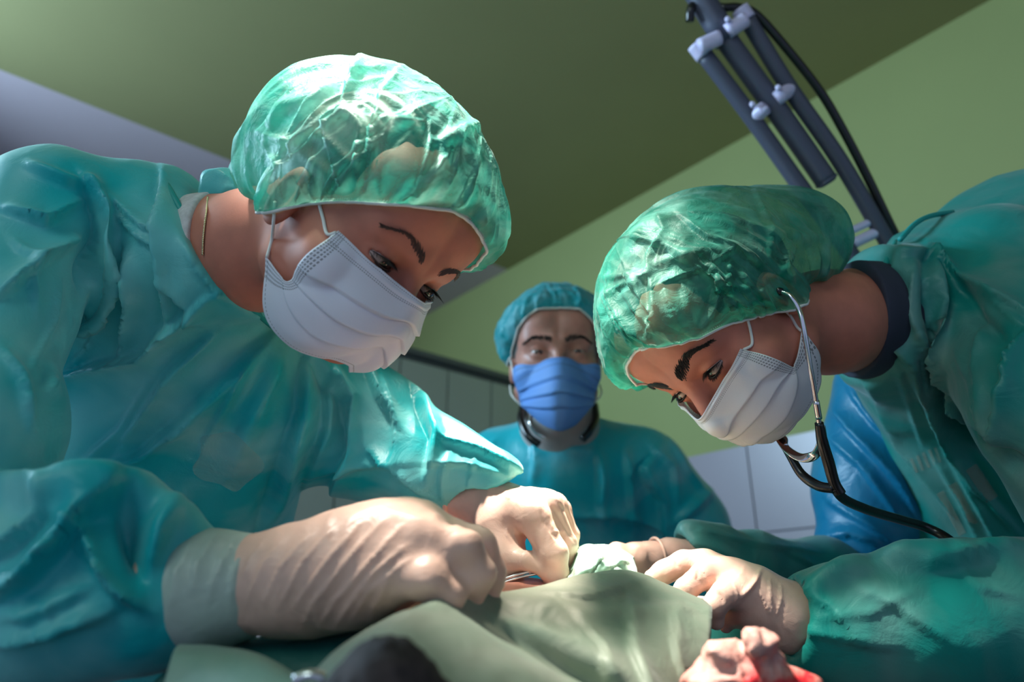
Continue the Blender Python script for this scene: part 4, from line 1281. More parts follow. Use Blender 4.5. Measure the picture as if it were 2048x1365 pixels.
legs(PL, hipL, [(hipL[0] - .03, hipL[1] + .11, 0), (hipL[0] - .03, hipL[1] - .11, 0)], 1)
legs(PR, hipR, [(hipR[0] + .03, hipR[1] + .11, 0), (hipR[0] + .03, hipR[1] - .11, 0)], 1)
legs(PM, hipM, [(hipM[0] + .11, hipM[1], 0), (hipM[0] - .11, hipM[1], 0)], 1)
# ------------------------------------------------------------------ gloved hands
def glove_mat(name, base, trans=0.25):
    t = NT(name)
    p = t.add('ShaderNodeBsdfPrincipled'); p.inputs['Roughness'].default_value = 0.42
    n1 = t.noise(35, 3, 0.5, 0.6)
    r = t.ramp(n1.outputs[0], [(0.35, tuple(b * 0.86 for b in base[:3])), (0.62, base)])
    t.link(r.outputs[0], p.inputs['Base Color'])
    b = t.bump(t.noise(70, 4, 0.55, 1.0).outputs[0], 0.25, 0.003); t.link(b.outputs[0], p.inputs['Normal'])
    p.inputs['Subsurface Weight'].default_value = 0.12; p.inputs['Subsurface Radius'].default_value = (0.012, 0.006, 0.004); p.inputs['Subsurface Scale'].default_value = 0.5
    t.link(p.outputs[0], t.out.inputs[0])
    return t.m
M['glove'] = glove_mat('latex_glove', (0.72, 0.47, 0.375))
M['glove_cuff'] = glove_mat('latex_over_teal_sleeve', (0.42, 0.52, 0.46))

def glove(name, fn, box, h, strokes, mat, parent, seed=0, wr=0.0009):
    v, f = mesh_sdf(fn, box[0], box[1], h)
    v = relax(v, f, 2)
    n = vnormals(v, f)
    w = vnoise(v * 30, seed)[:, None] * 0.5
    v = v + n * (wr * (ridged(v * np.array([70, 45, 60]) + w, seed) - 0.3))[:, None]
    n = vnormals(v, f)
    v = crease(v, n, strokes)
    return link_mesh(name, v, f, mat, parent)

def g_near(P):
    d = chain(P, [(470, 1173, .44, 98), (620, 1157, .44, 97), (720, 1130, .44, 100), (800, 1098, .445, 86), (830, 1085, .45, 70)], 0.02)
    k = 0.006
    d = smin(d, chain(P, [(790, 1095, .43, 62), (838, 1082, .428, 50), (925, 1098, .425, 37), (957, 1148, .425, 31), (942, 1192, .43, 27)], 0.006), 0.010)
    e = chain(P, [(800, 1070, .45, 60), (850, 1058, .452, 46), (957, 1092, .45, 33), (983, 1148, .45, 27), (975, 1200, .45, 24)], 0.006)
    e = smin(e, chain(P, [(800, 1070, .48, 55), (850, 1055, .485, 44), (950, 1095, .485, 30), (972, 1150, .485, 26), (955, 1205, .485, 23)], 0.006), 0.004)
    d = smin(d, e, 0.004)
    d = smin(d, chain(P, [(700, 1165, .425, 75), (770, 1158, .418, 50), (855, 1160, .408, 36), (898, 1192, .41, 28), (890, 1230, .415, 24)], 0.006), 0.012)
    d = smin(d, chain(P, [(700, 1170, .47, 60), (840, 1215, .49, 32), (925, 1208, .49, 24)], 0.008), 0.015)
    return d
N4 = lambda pts: sc(pts, 2.2756, 280, 940)
NS = [(N4(p), w, hh, k) for p, w, hh, k in [
    ([(560, 320), (500, 400), (460, 500)], 7, 1.6, 'fold'), ([(640, 320), (560, 430), (480, 600)], 8, 1.8, 'fold'), ([(760, 300), (640, 440), (560, 600)], 8, 2.2, 'fold'),
    ([(880, 260), (740, 420), (640, 600)], 8, 2.4, 'fold'), ([(1000, 240), (860, 400), (700, 620)], 8, 2.4, 'fold'), ([(1100, 230), (950, 400), (790, 600), (740, 700)], 8, 2.6, 'fold'),
    ([(1190, 250), (1040, 420), (880, 600), (820, 700)], 8, 2.6, 'fold'), ([(1200, 350), (1060, 470), (930, 640), (880, 720)], 8, 2.4, 'fold'), ([(1130, 470), (1030, 560), (960, 680)], 7, 2.0, 'fold'),
    ([(1230, 400), (1150, 460), (1080, 560)], 7, 1.6, 'fold'), ([(1120, 520), (1060, 620), (1040, 700)], 7, 1.6, 'fold')]]
gn = glove('glove', g_near, (V(455, 1330, .40) * [1, 1, 0] + [-.01, -.012, -.54], V(1025, 985, .50) * [1, 1, 0] + [.01, .012, -.36]), 0.0017, NS, M['glove'], PL, 3)
# cuff of the same glove, pulled over the teal sleeve end
def g_cuff(P):
    d = chain(P, [(318, 1195, .445, 118), (400, 1182, .442, 106), (490, 1172, .44, 99)], 0.02)
    d = smax(d, (P - V(314, 1200, .445)) @ norm([-1, 0.02, 0.1]), 0.002)
    return d
v, f = mesh_sdf(g_cuff, V(300, 1340, .445) * [1, 1, 0] + [-.02, -.02, -.50], V(520, 1040, .445) * [1, 1, 0] + [.01, .015, -.38], 0.0022)
n = vnormals(v, f); v = crease(relax(v, f, 2), n, [(N4(p), 9, 2.0, 'fold') for p in ([(330, 300), (260, 420), (230, 560)], [(430, 310), (360, 430), (300, 600)], [(220, 330), (160, 460), (130, 640)], [(480, 330), (420, 480), (400, 640)])])
link_mesh('glove_cuff', v, f, M['glove_cuff'], gn)
ang = np.linspace(0, 2 * np.pi, 40)
c = V(316, 1198, .445); axx = norm([1, 0.02, -0.1]); e1 = norm(np.cross(axx, [0, 0, 1])); e2 = np.cross(axx, e1)
rr_ = 121 * .445 / FPX
vv, ff = tube_geo([c + rr_ * (math.cos(a) * e1 + math.sin(a) * e2) for a in ang], 0.0036, 8)
link_mesh('rolled_edge', vv, ff, M['glove'], gn)

def g_far(P):
    d = chain(P, [(900, 985, .745, 46), (985, 1012, .725, 47), (1050, 1030, .705, 40)], 0.015)
    d = smin(d, chain(P, [(1010, 1020, .715, 42), (1088, 1008, .70, 28)], 0.01), 0.015)
    fs = chain(P, [(1040, 1020, .69, 40), (1066, 1032, .675, 34), (1108, 1108, .66, 27), (1112, 1150, .665, 25), (1106, 1188, .67, 21)], 0.006)
    fs = smin(fs, chain(P, [(1070, 1010, .70, 30), (1098, 1012, .69, 28), (1132, 1092, .685, 22), (1133, 1140, .69, 19)], 0.006), 0.0045)
    fs = smin(fs, chain(P, [(1080, 1008, .715, 28), (1112, 1012, .71, 23), (1144, 1070, .708, 14), (1148, 1112, .71, 12)], 0.006), 0.004)
    fs = smin(fs, chain(P, [(1085, 1008, .73, 26), (1122, 1018, .73, 18), (1147, 1070, .728, 11), (1150, 1105, .73, 9)], 0.006), 0.004)
    d = smin(d, fs, 0.008)
    th = chain(P, [(1000, 1050, .70, 48), (1008, 1110, .685, 40), (1016, 1150, .68, 32)], 0.01)
    th = smin(th, chain(P, [(1022, 1120, .675, 26), (1050, 1122, .662, 15), (1085, 1143, .658, 10)], 0.008), 0.01)
    return smin(d, th, 0.010)
G4 = lambda pts: sc(pts, 5.25, 960, 960)
glove('glove', g_far, (V(880, 1215, .74) * [1, 1, 0] + [-.01, -.01, -.80], V(1165, 950, .70) * [1, 1, 0] + [.01, .01, -.62]), 0.0015,
      [(G4([(640, 330), (680, 450), (860, 680)]), 4, 1.6, 'valley'), (G4([(700, 220), (820, 380), (1000, 660)]), 4, 1.6, 'valley'), (G4([(800, 230), (920, 360), (1000, 560)]), 3, 1.0, 'valley'),
       (G4([(740, 550), (830, 540), (900, 550)]), 3, 0.8, 'ridge'), (G4([(280, 480), (270, 580), (330, 660)]), 4, 1.2, 'fold'), (G4([(350, 490), (350, 580), (400, 680)]), 3, 1.0, 'fold'), (G4([(240, 160), (300, 200), (360, 150)]), 4, 1.0, 'fold')],
      M['glove'], PL, 7, wr=0.0005)
ax0, ax1 = V(925, 993, .74), V(985, 1012, .725)
axx = norm(ax1 - ax0); e1 = norm(np.cross(axx, [0, 0, 1])); e2 = np.cross(axx, e1)
vv, ff = tube_geo([V(915, 990, .742) + 49 * .74 / FPX * (math.cos(a) * e1 + math.sin(a) * e2) for a in ang], 0.0022, 8)
link_mesh('rolled_edge', vv, ff, M['glove'], PL)

def g_rnear(P):
    d = chain(P, [(1640, 1245, .607, 64), (1570, 1232, .608, 62), (1500, 1195, .612, 54), (1450, 1168, .62, 40)], 0.015)
    d = smin(d, chain(P, [(1500, 1180, .62, 46), (1415, 1135, .64, 30)], 0.01), 0.012)
    fs = chain(P, [(1440, 1142, .645, 30), (1400, 1128, .648, 27), (1368, 1126, .648, 24), (1328, 1145, .646, 21), (1303, 1156, .645, 15)], 0.005)
    fs = smin(fs, chain(P, [(1470, 1160, .625, 34), (1436, 1148, .62, 28), (1408, 1150, .614, 25), (1372, 1178, .61, 21), (1356, 1194, .61, 16)], 0.005), 0.0035)
    fs = smin(fs, chain(P, [(1500, 1190, .605, 40), (1474, 1184, .597, 31), (1450, 1188, .59, 26), (1429, 1212, .587, 22), (1432, 1244, .59, 16)], 0.005), 0.0035)
    fs = smin(fs, chain(P, [(1520, 1215, .60, 34), (1490, 1212, .605, 22), (1462, 1232, .612, 17), (1452, 1255, .615, 13)], 0.005), 0.0035)
    d = smin(d, fs, 0.008)
    return smin(d, chain(P, [(1520, 1210, .635, 36), (1440, 1215, .66, 20), (1375, 1205, .66, 14)], 0.008), 0.012)
N5 = lambda pts: sc(pts, 5.12, 1240, 1060)
glove('glove', g_rnear, (V(1280, 1320, .62) * [1, 1, 0] + [-.01, -.01, -.70], V(1660, 1085, .62) * [1, 1, 0] + [.01, .01, -.56]), 0.0015,
      [(N5([(1440, 410), (1380, 540), (1240, 690)]), 5, 3.2, 'ridge'), (N5([(1270, 370), (1240, 450), (1180, 500)]), 4, 1.6, 'fold'), (N5([(1530, 520), (1530, 700), (1560, 880)]), 5, 2.0, 'fold'),
       (N5([(1640, 560), (1640, 720), (1590, 880)]), 5, 2.4, 'fold'), (N5([(1420, 640), (1480, 760), (1540, 880)]), 5, 1.8, 'fold'), (N5([(800, 400), (790, 500), (840, 580)]), 3, 1.5, 'valley'),
       (N5([(850, 420), (880, 520), (900, 570)]), 3, 1.2, 'fold'), (N5([(1160, 560), (1200, 680), (1170, 740)]), 4, 1.5, 'fold'), (N5([(570, 260), (580, 360), (620, 400)]), 3, 1.2, 'valley'), (N5([(1000, 640), (1040, 700), (1060, 760)]), 3, 1.5, 'valley')],
      M['glove'], PR, 11, wr=0.0006)

def g_rfar(P):
    d = chain(P, [(1420, 1110, .845, 30), (1340, 1114, .815, 33), (1270, 1118, .785, 32)], 0.01)
    for i, (y, z, l) in enumerate([(1100, .775, 1195), (1113, .765, 1180), (1128, .76, 1185), (1142, .762, 1205)]):
        d = smin(d, chain(P, [(1270, 1112 + i * 5, .78, 20), (1232, y, z, 14), (l, y + 14, z - .01, 10)], 0.005), 0.006)
    return smin(d, chain(P, [(1300, 1135, .79, 24), (1250, 1158, .765, 15), (1215, 1165, .755, 12)], 0.006), 0.01)
grf = glove('glove', g_rfar, (V(1165, 1195, .80) * [1, 1, 0] + [-.01, -.01, -.90], V(1430, 1070, .80) * [1, 1, 0] + [.01, .01, -.72]), 0.0019, [], M['glove'], PR, 13, wr=0.0005)
vv, ff = tube_geo([V(1313, 1114, .805) + 36 * .805 / FPX * (math.cos(a) * np.array([0, 1, 0]) + math.sin(a) * np.array([0.3, 0, 0.95])) for a in ang], 0.0018, 8)
link_mesh('rolled_edge', vv, ff, M['glove'], grf)
# ------------------------------------------------------------------ what shows through the thin gowns: a pale shirt print, pale pocket bars
from mathutils.bvhtree import BVHTree
def tree_of(o):
    org = Vector(o['_o'])
    return BVHTree.FromPolygons([v.co + org for v in o.data.vertices], [tuple(p.vertices) for p in o.data.polygons])
def through(name, base, amount):
    t = NT(name); p = t.add('ShaderNodeBsdfPrincipled'); p.inputs['Base Color'].default_value = base; p.inputs['Roughness'].default_value = 0.5
    tp = t.add('ShaderNodeBsdfTransparent'); mx = t.add('ShaderNodeMixShader')
    r = t.ramp(t.noise(60, 3).outputs[0], [(0.3, (amount * .7,) * 3), (0.7, (amount,) * 3)]); t.link(r.outputs[0], mx.inputs[0])
    t.link(tp.outputs[0], mx.inputs[1]); t.link(p.outputs[0], mx.inputs[2]); t.link(mx.outputs[0], t.out.inputs[0])
    return t.m
def patch(name, tree, outline, mat, parent, rings=10, off=0.0008):
    o = np.asarray(outline, float); c = o.mean(0); n = len(o); v = []
    for k in range(rings + 1):
        for p in c + (o - c) * (0.02 + 0.98 * k / rings):
            d = Vector(WP(p[0], p[1], 1.0) - CAM).normalized()
            h, nr, i, dist = tree.ray_cast(Vector(CAM), d)
            if h is None: return None
            v.append(np.array(h - d * off))
    return link_mesh(name, v, grid_faces(rings + 1, n, True), mat, parent, world=True)
tl = tree_of(gl)
an = np.linspace(0, 2 * np.pi, 48, endpoint=False)
blob = [(452 + (66 + 9 * math.sin(3 * a + 1) + 5 * math.sin(5 * a)) * math.cos(a), 922 + (56 + 8 * math.sin(2 * a) + 5 * math.sin(5 * a + 2)) * math.sin(a)) for a in an]
patch('shirt_print', tl, blob, through('pale_print_under_gown', (0.50, 0.70, 0.62, 1), 0.24), gl)
tr_ = tree_of(gr)
bar = through('pale_bar_under_gown', (0.42, 0.40, 0.30, 1), 0.38)
for (x0, y0, x1, y1, w) in ((1905, 968, 1948, 1050, 9), (1942, 935, 1985, 1000, 13), (1880, 985, 1925, 1070, 8), (1822, 918, 1834, 946, 3), (1834, 912, 1846, 942, 3), (1846, 906, 1858, 936, 3), (1858, 900, 1870, 930, 3), (1870, 896, 1880, 926, 3)):
    d = np.array([x1 - x0, y1 - y0], float); d /= np.linalg.norm(d); q = np.array([-d[1], d[0]]) * w
    a, b = np.array([x0, y0], float), np.array([x1, y1], float)
    ring = [a + q, (a + b) / 2 + q, b + q, b - q, (a + b) / 2 - q, a - q]
    patch('pocket_bar', tr_, ring, bar, gr, rings=3)
# ------------------------------------------------------------------ patient, drapes, instruments, table
def sheet_mat(name, base, pale, trans=0.35, wr=0.3):
    return cloth(name, base, pale, rough=0.5, trans=trans, alpha=0.0, mscale=12, wr=wr, wscale=40, pale_amt=0.4)
M['drape'] = sheet_mat('sage_drape_paper', (0.28, 0.36, 0.27), (0.50, 0.50, 0.41))
M['drape_light'] = sheet_mat('light_mint_drape', (0.34, 0.56, 0.45), (0.58, 0.72, 0.62))
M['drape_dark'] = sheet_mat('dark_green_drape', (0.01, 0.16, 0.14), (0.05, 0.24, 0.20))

tb = root('operating_table', WP(1000, 1365, .70) * np.array([1, 1, 0]), 'padded operating table under the drapes and the patient', 'table')
def wbox(name, lo, hi, mat, parent, bev=0.0):
    v, f = box_geo(lo, hi)
    o = link_mesh(name, v, f, mat, parent, smooth=False, world=True)
    if bev:
        m = o.modifiers.new('bevel', 'BEVEL'); m.width = bev; m.segments = 3
    return o
wbox('mattress', (-.35, .24, .97), (.52, .92, 1.03), plain('black_vinyl', (0.012, 0.012, 0.014), 0.4), tb, .02)
wbox('table_top', (-.37, .22, .94), (.54, .94, .97), M['metal'], tb, .005)
wbox('column', (-.05, .48, .10), (.15, .68, .94), M['metal'], tb, .01)
wbox('base', (-.28, .36, .0), (.38, .80, .10), plain('table_base_grey', (0.2, 0.2, 0.22), 0.4), tb, .02)

# patient: a low body under the drapes, reddened skin showing at the field
M['raw_skin'] = plain('reddened_skin', (0.66, 0.25, 0.18), 0.4, var=0.15, scale=40, bump=0.15, bscale=300, sss=0.15)
pt_ = root('patient', to_world(V(1060, 1300, .62)), 'patient lying under the drapes, reddened skin showing below the hands', 'patient')
def patient(P):
    d = ellip(P, V(1060, 1310, .64), (0.13, 0.056, 0.10))
    return smin(d, ellip(P, V(1030, 1235, .66), (0.045, 0.028, 0.05)), 0.02)
v, f = mesh_sdf(patient, V(1060, 1310, .64) - [.16, .09, .13], V(1060, 1310, .64) + [.16, .10, .13], 0.004)
link_mesh('body', v, f, M['raw_skin'], pt_)

# big sage drape in front
def rows_px(*rows):
    return [np.array([V(*p) for p in r]) for r in rows]
G = loft(rows_px(
    [(560, 1480, .30), (760, 1480, .29), (960, 1490, .29), (1140, 1500, .31), (1320, 1500, .36), (1450, 1480, .42)],
    [(620, 1365, .325), (760, 1310, .325), (900, 1330, .33), (1100, 1390, .345), (1290, 1400, .39), (1405, 1380, .44)],
    [(690, 1292, .36), (790, 1245, .36), (885, 1255, .365), (1060, 1310, .38), (1250, 1310, .42), (1418, 1300, .465)],
    [(740, 1262, .39), (830, 1218, .392), (890, 1210, .395), (1010, 1225, .43), (1210, 1215, .48), (1424, 1228, .50)],
    [(770, 1250, .41), (850, 1208, .41), (920, 1192, .42), (1040, 1182, .48), (1220, 1158, .545), (1420, 1212, .53)],
    [(790, 1262, .44), (870, 1222, .45), (950, 1205, .47), (1100, 1186, .54), (1250, 1146, .60), (1400, 1206, .565)],
    [(800, 1320, .48), (880, 1290, .50), (980, 1260, .53), (1120, 1230, .60), (1270, 1190, .66), (1400, 1250, .62)],
), 70, 110)
P_ = G.reshape(-1, 3).copy()
nn = np.tile([0, 0.6, 0.8], (len(P_), 1))
P_ = crease(P_, nn, [([(912, 1218), (1040, 1280), (1180, 1350), (1300, 1440)], 24, 26, 'valley'), ([(880, 1215), (1000, 1300), (1100, 1380)], 30, 8, 'ridge'), ([(1090, 1190), (1180, 1200), (1290, 1165)], 16, 6, 'fold'),
                     ([(1250, 1200), (1260, 1300), (1300, 1390)], 18, 7, 'tuck'), ([(1350, 1200), (1350, 1300), (1370, 1370)], 18, 6, 'fold'),
                     ([(1150, 1230), (1210, 1300), (1230, 1400)], 18, 6, 'fold'), ([(1060, 1200), (1160, 1230), (1400, 1216)], 14, 5, 'ridge'), ([(1000, 1195), (1100, 1225), (1200, 1290)], 14, 4, 'ridge')])
P_ += np.array([0, 1, .5]) * (0.0015 * ridged(P_ * 30, 3))[:, None]
dr = sheet('surgical_drape', P_.reshape(G.shape), M['drape'], None)
tag(dr, 'large sage green drape peaked across the front of the table', 'drape')
# crumpled light drape corner by the forceps
G = loft(rows_px(
    [(1105, 1215, .63), (1150, 1215, .63), (1200, 1205, .63), (1250, 1190, .635), (1300, 1175, .64)],
    [(1120, 1180, .65), (1150, 1168, .645), (1190, 1150, .64), (1230, 1145, .645), (1278, 1155, .65)],
    [(1135, 1150, .675), (1160, 1128, .66), (1200, 1118, .655), (1240, 1118, .66), (1272, 1138, .67)],
    [(1150, 1105, .70), (1172, 1095, .695), (1205, 1094, .69), (1240, 1100, .69), (1265, 1120, .695)],
    [(1148, 1115, .73), (1175, 1108, .73), (1210, 1106, .73), (1245, 1112, .73), (1270, 1130, .73)],
    [(1140, 1180, .75), (1170, 1180, .76), (1210, 1180, .76), (1250, 1180, .76), (1280, 1190, .75)],
), 50, 60)
P_ = G.reshape(-1, 3).copy()
P_ = crease(P_, np.tile([0, 0.5, 0.85], (len(P_), 1)), [([(1175, 1100), (1200, 1130), (1185, 1160)], 8, 5, 'fold'), ([(1150, 1160), (1190, 1135), (1215, 1105)], 8, 6, 'fold'), ([(1200, 1150), (1240, 1125), (1262, 1125)], 8, 5, 'fold'), ([(1215, 1100), (1240, 1130), (1260, 1150)], 7, 4, 'tuck')])
P_ += np.array([0, .7, .7]) * (0.004 * ridged(P_ * np.array([55, 70, 40]), 8))[:, None]
tag(sheet('surgical_drape', P_.reshape(G.shape), M['drape_light'], None), 'crumpled pale mint drape corner lit bright beside the forceps tip', 'drape')
# white gauze strip at the field
G = loft(rows_px(
    [(960, 1235, .60), (1030, 1225, .60), (1090, 1215, .60), (1150, 1195, .61)],
    [(975, 1200, .62), (1030, 1198, .62), (1085, 1190, .62), (1140, 1178, .63)],
    [(985, 1188, .65), (1040, 1186, .65), (1090, 1182, .65), (1140, 1170, .66)],
    [(985, 1215, .68), (1040, 1215, .68), (1090, 1210, .68), (1140, 1200, .69)]), 30, 40)
P_ = G.reshape(-1, 3); P_ = P_ + np.array([0, .8, .6]) * (0.003 * ridged(P_ * 70, 18))[:, None]
M['swab'] = cloth('white_gauze', (0.78, 0.70, 0.68), (0.9, 0.85, 0.82), rough=0.8, trans=0.3, mscale=20, wr=0.6, wscale=90)
tag(sheet('gauze_strip', P_.reshape(G.shape), M['swab'], None), 'white gauze strip laid at the operating field under the bright hand', 'gauze')
# green flap and dark drape at the lower left
G = loft(rows_px(
    [(300, 1480, .33), (440, 1480, .32), (600, 1490, .31), (760, 1490, .31)],
    [(340, 1330, .36), (420, 1350, .345), (520, 1380, .33), (640, 1400, .325)],
    [(352, 1298, .38), (430, 1302, .37), (520, 1318, .355), (620, 1372, .34)],
    [(365, 1300, .40), (440, 1305, .40), (530, 1325, .39), (640, 1385, .37)],
    [(380, 1380, .42), (460, 1390, .42), (560, 1400, .41), (660, 1420, .40)]), 40, 50)
tag(sheet('surgical_drape', G, M['drape_light'], None), 'pale green drape flap curling over at the lower edge below the near glove', 'drape')
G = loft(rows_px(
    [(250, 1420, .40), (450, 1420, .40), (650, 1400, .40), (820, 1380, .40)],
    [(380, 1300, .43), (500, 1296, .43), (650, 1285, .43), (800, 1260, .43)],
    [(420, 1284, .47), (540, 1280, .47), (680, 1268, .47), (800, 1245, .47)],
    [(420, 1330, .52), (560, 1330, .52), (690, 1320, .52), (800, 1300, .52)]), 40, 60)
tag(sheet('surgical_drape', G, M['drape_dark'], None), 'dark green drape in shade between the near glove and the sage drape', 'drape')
G = loft(rows_px(
    [(400, 1292, .47), (520, 1284, .47), (660, 1272, .47), (780, 1258, .47)],
    [(420, 1272, .50), (540, 1264, .50), (660, 1255, .50), (770, 1246, .50)],
    [(470, 1268, .55), (560, 1262, .55), (680, 1252, .55), (770, 1246, .55)],
    [(470, 1330, .58), (560, 1330, .58), (680, 1320, .58), (770, 1310, .58)]), 24, 40)
tag(sheet('table_sheet', G, plain('lilac_sheet', (0.55, 0.52, 0.66), 0.7), None), 'pale lilac sheet showing as a thin strip under the near glove', 'sheet')
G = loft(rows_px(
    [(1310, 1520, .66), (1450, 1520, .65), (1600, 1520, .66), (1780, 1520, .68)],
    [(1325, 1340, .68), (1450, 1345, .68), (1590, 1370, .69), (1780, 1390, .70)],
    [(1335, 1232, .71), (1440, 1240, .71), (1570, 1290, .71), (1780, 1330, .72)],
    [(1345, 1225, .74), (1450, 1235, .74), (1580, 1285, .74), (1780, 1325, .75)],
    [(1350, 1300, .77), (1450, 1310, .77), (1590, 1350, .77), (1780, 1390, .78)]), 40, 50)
tag(sheet('surgical_drape', G, M['drape_dark'], None), 'added dark green sheet standing for the shade behind the blood-soaked gauze swab', 'drape')  # added sheet, its dark colour stands in for shade under the sleeve
# dark fur at the bottom edge
def fur(P):
    d = chain(P, [(660, 1440, .28, 60), (770, 1378, .285, 76), (850, 1430, .29, 70)], 0.02)
    return d + 0.0008 * ridged(P * 160, 4)
v, f = mesh_sdf(fur, V(740, 1500, .29) + [-.06, -.03, -.05], V(740, 1300, .29) + [.06, .02, .05], 0.0016)
ob = link_mesh('covered_limb', v, f, plain('dark_brown_pelt', (0.035, 0.024, 0.024), 0.8, var=0.5, scale=120), None)
tag(ob, 'dark brown limb poking out under the sage drape at the bottom edge', 'limb')
v, f = tube_geo(spline([V(590, 1362, .30), V(620, 1352, .30), V(650, 1358, .30)], 16), 0.0025, 10)
tag(link_mesh('steel_clip', v, f, M['metal'], None), 'small steel clip glinting beside the dark limb', 'clip')

# bloody gauze swab
M['blood'] = None
t = NT('bloody_gauze'); p = t.add('ShaderNodeBsdfPrincipled'); p.inputs['Roughness'].default_value = 0.55
tc = t.add('ShaderNodeTexCoord'); sx = t.add('ShaderNodeSeparateXYZ'); t.link(tc.outputs['Object'], sx.inputs[0])
nz = t.noise(38, 4, 0.5, 0.8)
ma = t.add('ShaderNodeMath', operation='MULTIPLY_ADD'); ma.inputs[1].default_value = -9.0; t.link(sx.outputs[2], ma.inputs[0]); t.link(nz.outputs[0], ma.inputs[2])
rm = t.ramp(ma.outputs[0], [(0.30, (0.60, 0.33, 0.28)), (0.44, (0.54, 0.17, 0.14)), (0.52, (0.50, 0.012, 0.02))])
t.link(rm.outputs[0], p.inputs['Base Color']); bb_ = t.bump(t.noise(220, 4, 0.6).outputs[0], 0.5, 0.002); t.link(bb_.outputs[0], p.inputs['Normal'])
t.link(p.outputs[0], t.out.inputs[0]); M['blood'] = t.m
def swab(P):
    w = vnoise(P * 45, 5)[:, None] * 0.004
    Q = P + w
    d = chain(Q, [(1415, 1372, .405, 46), (1500, 1355, .41, 50), (1560, 1385, .41, 48), (1640, 1420, .42, 40)], 0.008)
    d = smin(d, chain(Q, [(1440, 1322, .405, 30), (1530, 1322, .41, 26)], 0.006), 0.004)
    d = smin(d, chain(Q, [(1503, 1290, .40, 20), (1530, 1286, .402, 13), (1546, 1312, .405, 15)], 0.004), 0.004)
    return d - 0.003 * ridged(P * np.array([60, 75, 60]) + w * 100, 6) - 0.0012 * ridged(P * 170, 7)
v, f = mesh_sdf(swab, V(1340, 1460, .41) * [1, 1, 0] + [-.01, -.01, -.47], V(1700, 1240, .41) * [1, 1, 0] + [.01, .01, -.34], 0.0016)
tag(link_mesh('gauze_swab', relax(v, f, 1), f, M['blood'], None), 'crumpled blood-soaked gauze swab in front of the green sleeve', 'gauze')

# needle holder
fo = root('forceps', WP(1060, 1148, .66), 'steel locking forceps held in the brightly lit glove', 'forceps')
A0, A1 = WP(975, 1172, .665), WP(1168, 1122, .70)
for k, dz in enumerate((0.0016, -0.0016)):
    o = UV * dz
    tube('shank', [WP(992, 1167, .66) + o, WP(1040, 1152, .66) + o, WP(1085, 1142, .665) + o, WP(1135, 1131, .69) + o * .6], 0.0014, M['metal'], fo, n=30, world=True)
    tube('jaw', [WP(1135, 1131, .69) + o * .6, WP(1150, 1128, .695) + o * .7, WP(1165, 1123, .70) + o * .2], [0.0022, 0.0020, 0.0010], M['metal'], fo, n=14, world=True)
    c = WP(972 - 14 * k, 1172 + (12 if k else -10), .655 + .004 * k)
    ring = [c + 0.0095 * (math.cos(a) * RV + math.sin(a) * UV) for a in np.linspace(0, 2 * np.pi, 30)]
    v, f = tube_geo(ring, 0.0014, 8); link_mesh('finger_ring', v, f, M['metal'], fo, world=True)
for k in range(7):
    a = WP(1060 + k * 3.2, 1146 - k * .8, .6585)
    tube('ratchet_tooth', [a - UV * .0012, a + UV * .0022], 0.0007, M['metal'], fo, n=4, seg=6, world=True)
tube('box_joint', [WP(1132, 1133, .689), WP(1140, 1130, .691)], 0.0032, M['metal'], fo, n=6, world=True)

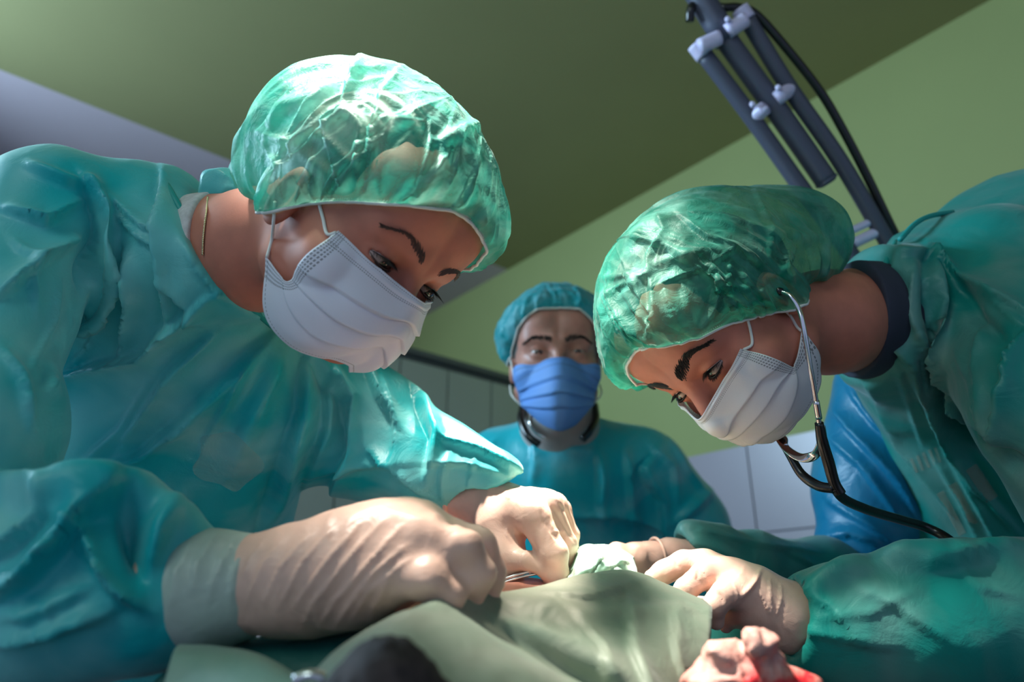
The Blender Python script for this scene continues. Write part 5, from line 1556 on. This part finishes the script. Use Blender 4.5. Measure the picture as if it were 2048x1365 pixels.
# lamp arm
la = root('lamp_arm', WP(1560, 230, 1.12), 'grey tubular lamp arm slanting down from the ceiling against the green wall', 'lamp arm')
M['arm'] = plain('slate_tube_enamel', (0.075, 0.080, 0.12), 0.42)
M['clamp'] = plain('lilac_white_plastic', (0.68, 0.62, 0.86), 0.35)
X6 = lambda x, y: (1340 + x / 2.527, y / 2.527)
def A6(x, y, d=1.12): return WP(*X6(x, y), d)
top = A6(120, -60)
dirv = norm(A6(-180, -560, 1.14) - A6(290, 210)); 
L_ = (HC - A6(290, 210)[2]) / dirv[2]
def seg(name, pts, r, mat=None, parent=None, n=30, s=18):
    return tube(name, pts, r, mat or M['arm'], parent or la, n=n, seg=s, world=True)
seg('main_tube', [A6(290, 210), A6(290, 210) + dirv * L_], .0205)
seg('centre_tube', [A6(255, 160), A6(560, 585), A6(790, 915)], .0170)
seg('end_cap', [A6(786, 909), A6(800, 930)], [.0178, .0178, .012], M['arm'])
lt = seg('side_tube', [A6(165, 265), A6(430, 620), A6(700, 1000), A6(1000, 1400), A6(1180, 1640)], .0128)
rt = seg('side_tube', [A6(385, 90), A6(600, 440), A6(850, 800), A6(1080, 1190), A6(1260, 1500)], .0128)
seg('end_plug', [A6(128, 222), A6(176, 285)], .0142, M['clamp'], lt, 6); seg('end_plug', [A6(352, 46), A6(392, 104)], .0142, M['clamp'], rt, 6)
seg('bracket', [A6(150, 235, 1.10), A6(250, 190, 1.10)], .012, M['clamp'], None, 8); seg('bracket', [A6(290, 160, 1.10), A6(380, 100, 1.10)], .012, M['clamp'], None, 8)
seg('bracket', [A6(420, 600, 1.12), A6(480, 545, 1.10)], .0115, M['clamp'], None, 8); seg('bracket', [A6(545, 495, 1.10), A6(610, 450, 1.12)], .0115, M['clamp'], None, 8)
for (x, y) in ((415, 525), (545, 440), (290, 95), (480, 545)):
    seg('screw_knob', [A6(x, y, 1.10), A6(x + 4, y + 6, 1.085)], .0045, M['clamp'], None, 4, 10)
seg('cross_bar', [A6(885, 1180), A6(1030, 1115)], .0062, M['clamp'], None, 8, 12); seg('cross_bar', [A6(925, 1232), A6(1065, 1165)], .0085, M['clamp'], None, 8, 12)
seg('cable', [A6(100, 110), A6(112, 30), A6(180, 10, 1.16), A6(260, 38), A6(340, 38), A6(430, 70), A6(560, 210), A6(750, 450), A6(870, 650), A6(1000, 900), A6(1140, 1190), A6(1300, 1500)], .0068, M['black'], None, 90, 12)
seg('ceiling_mount', [A6(290, 210) + dirv * (L_ - .03), A6(290, 210) + dirv * L_], [.05, .05], M['clamp'], None, 4, 24)
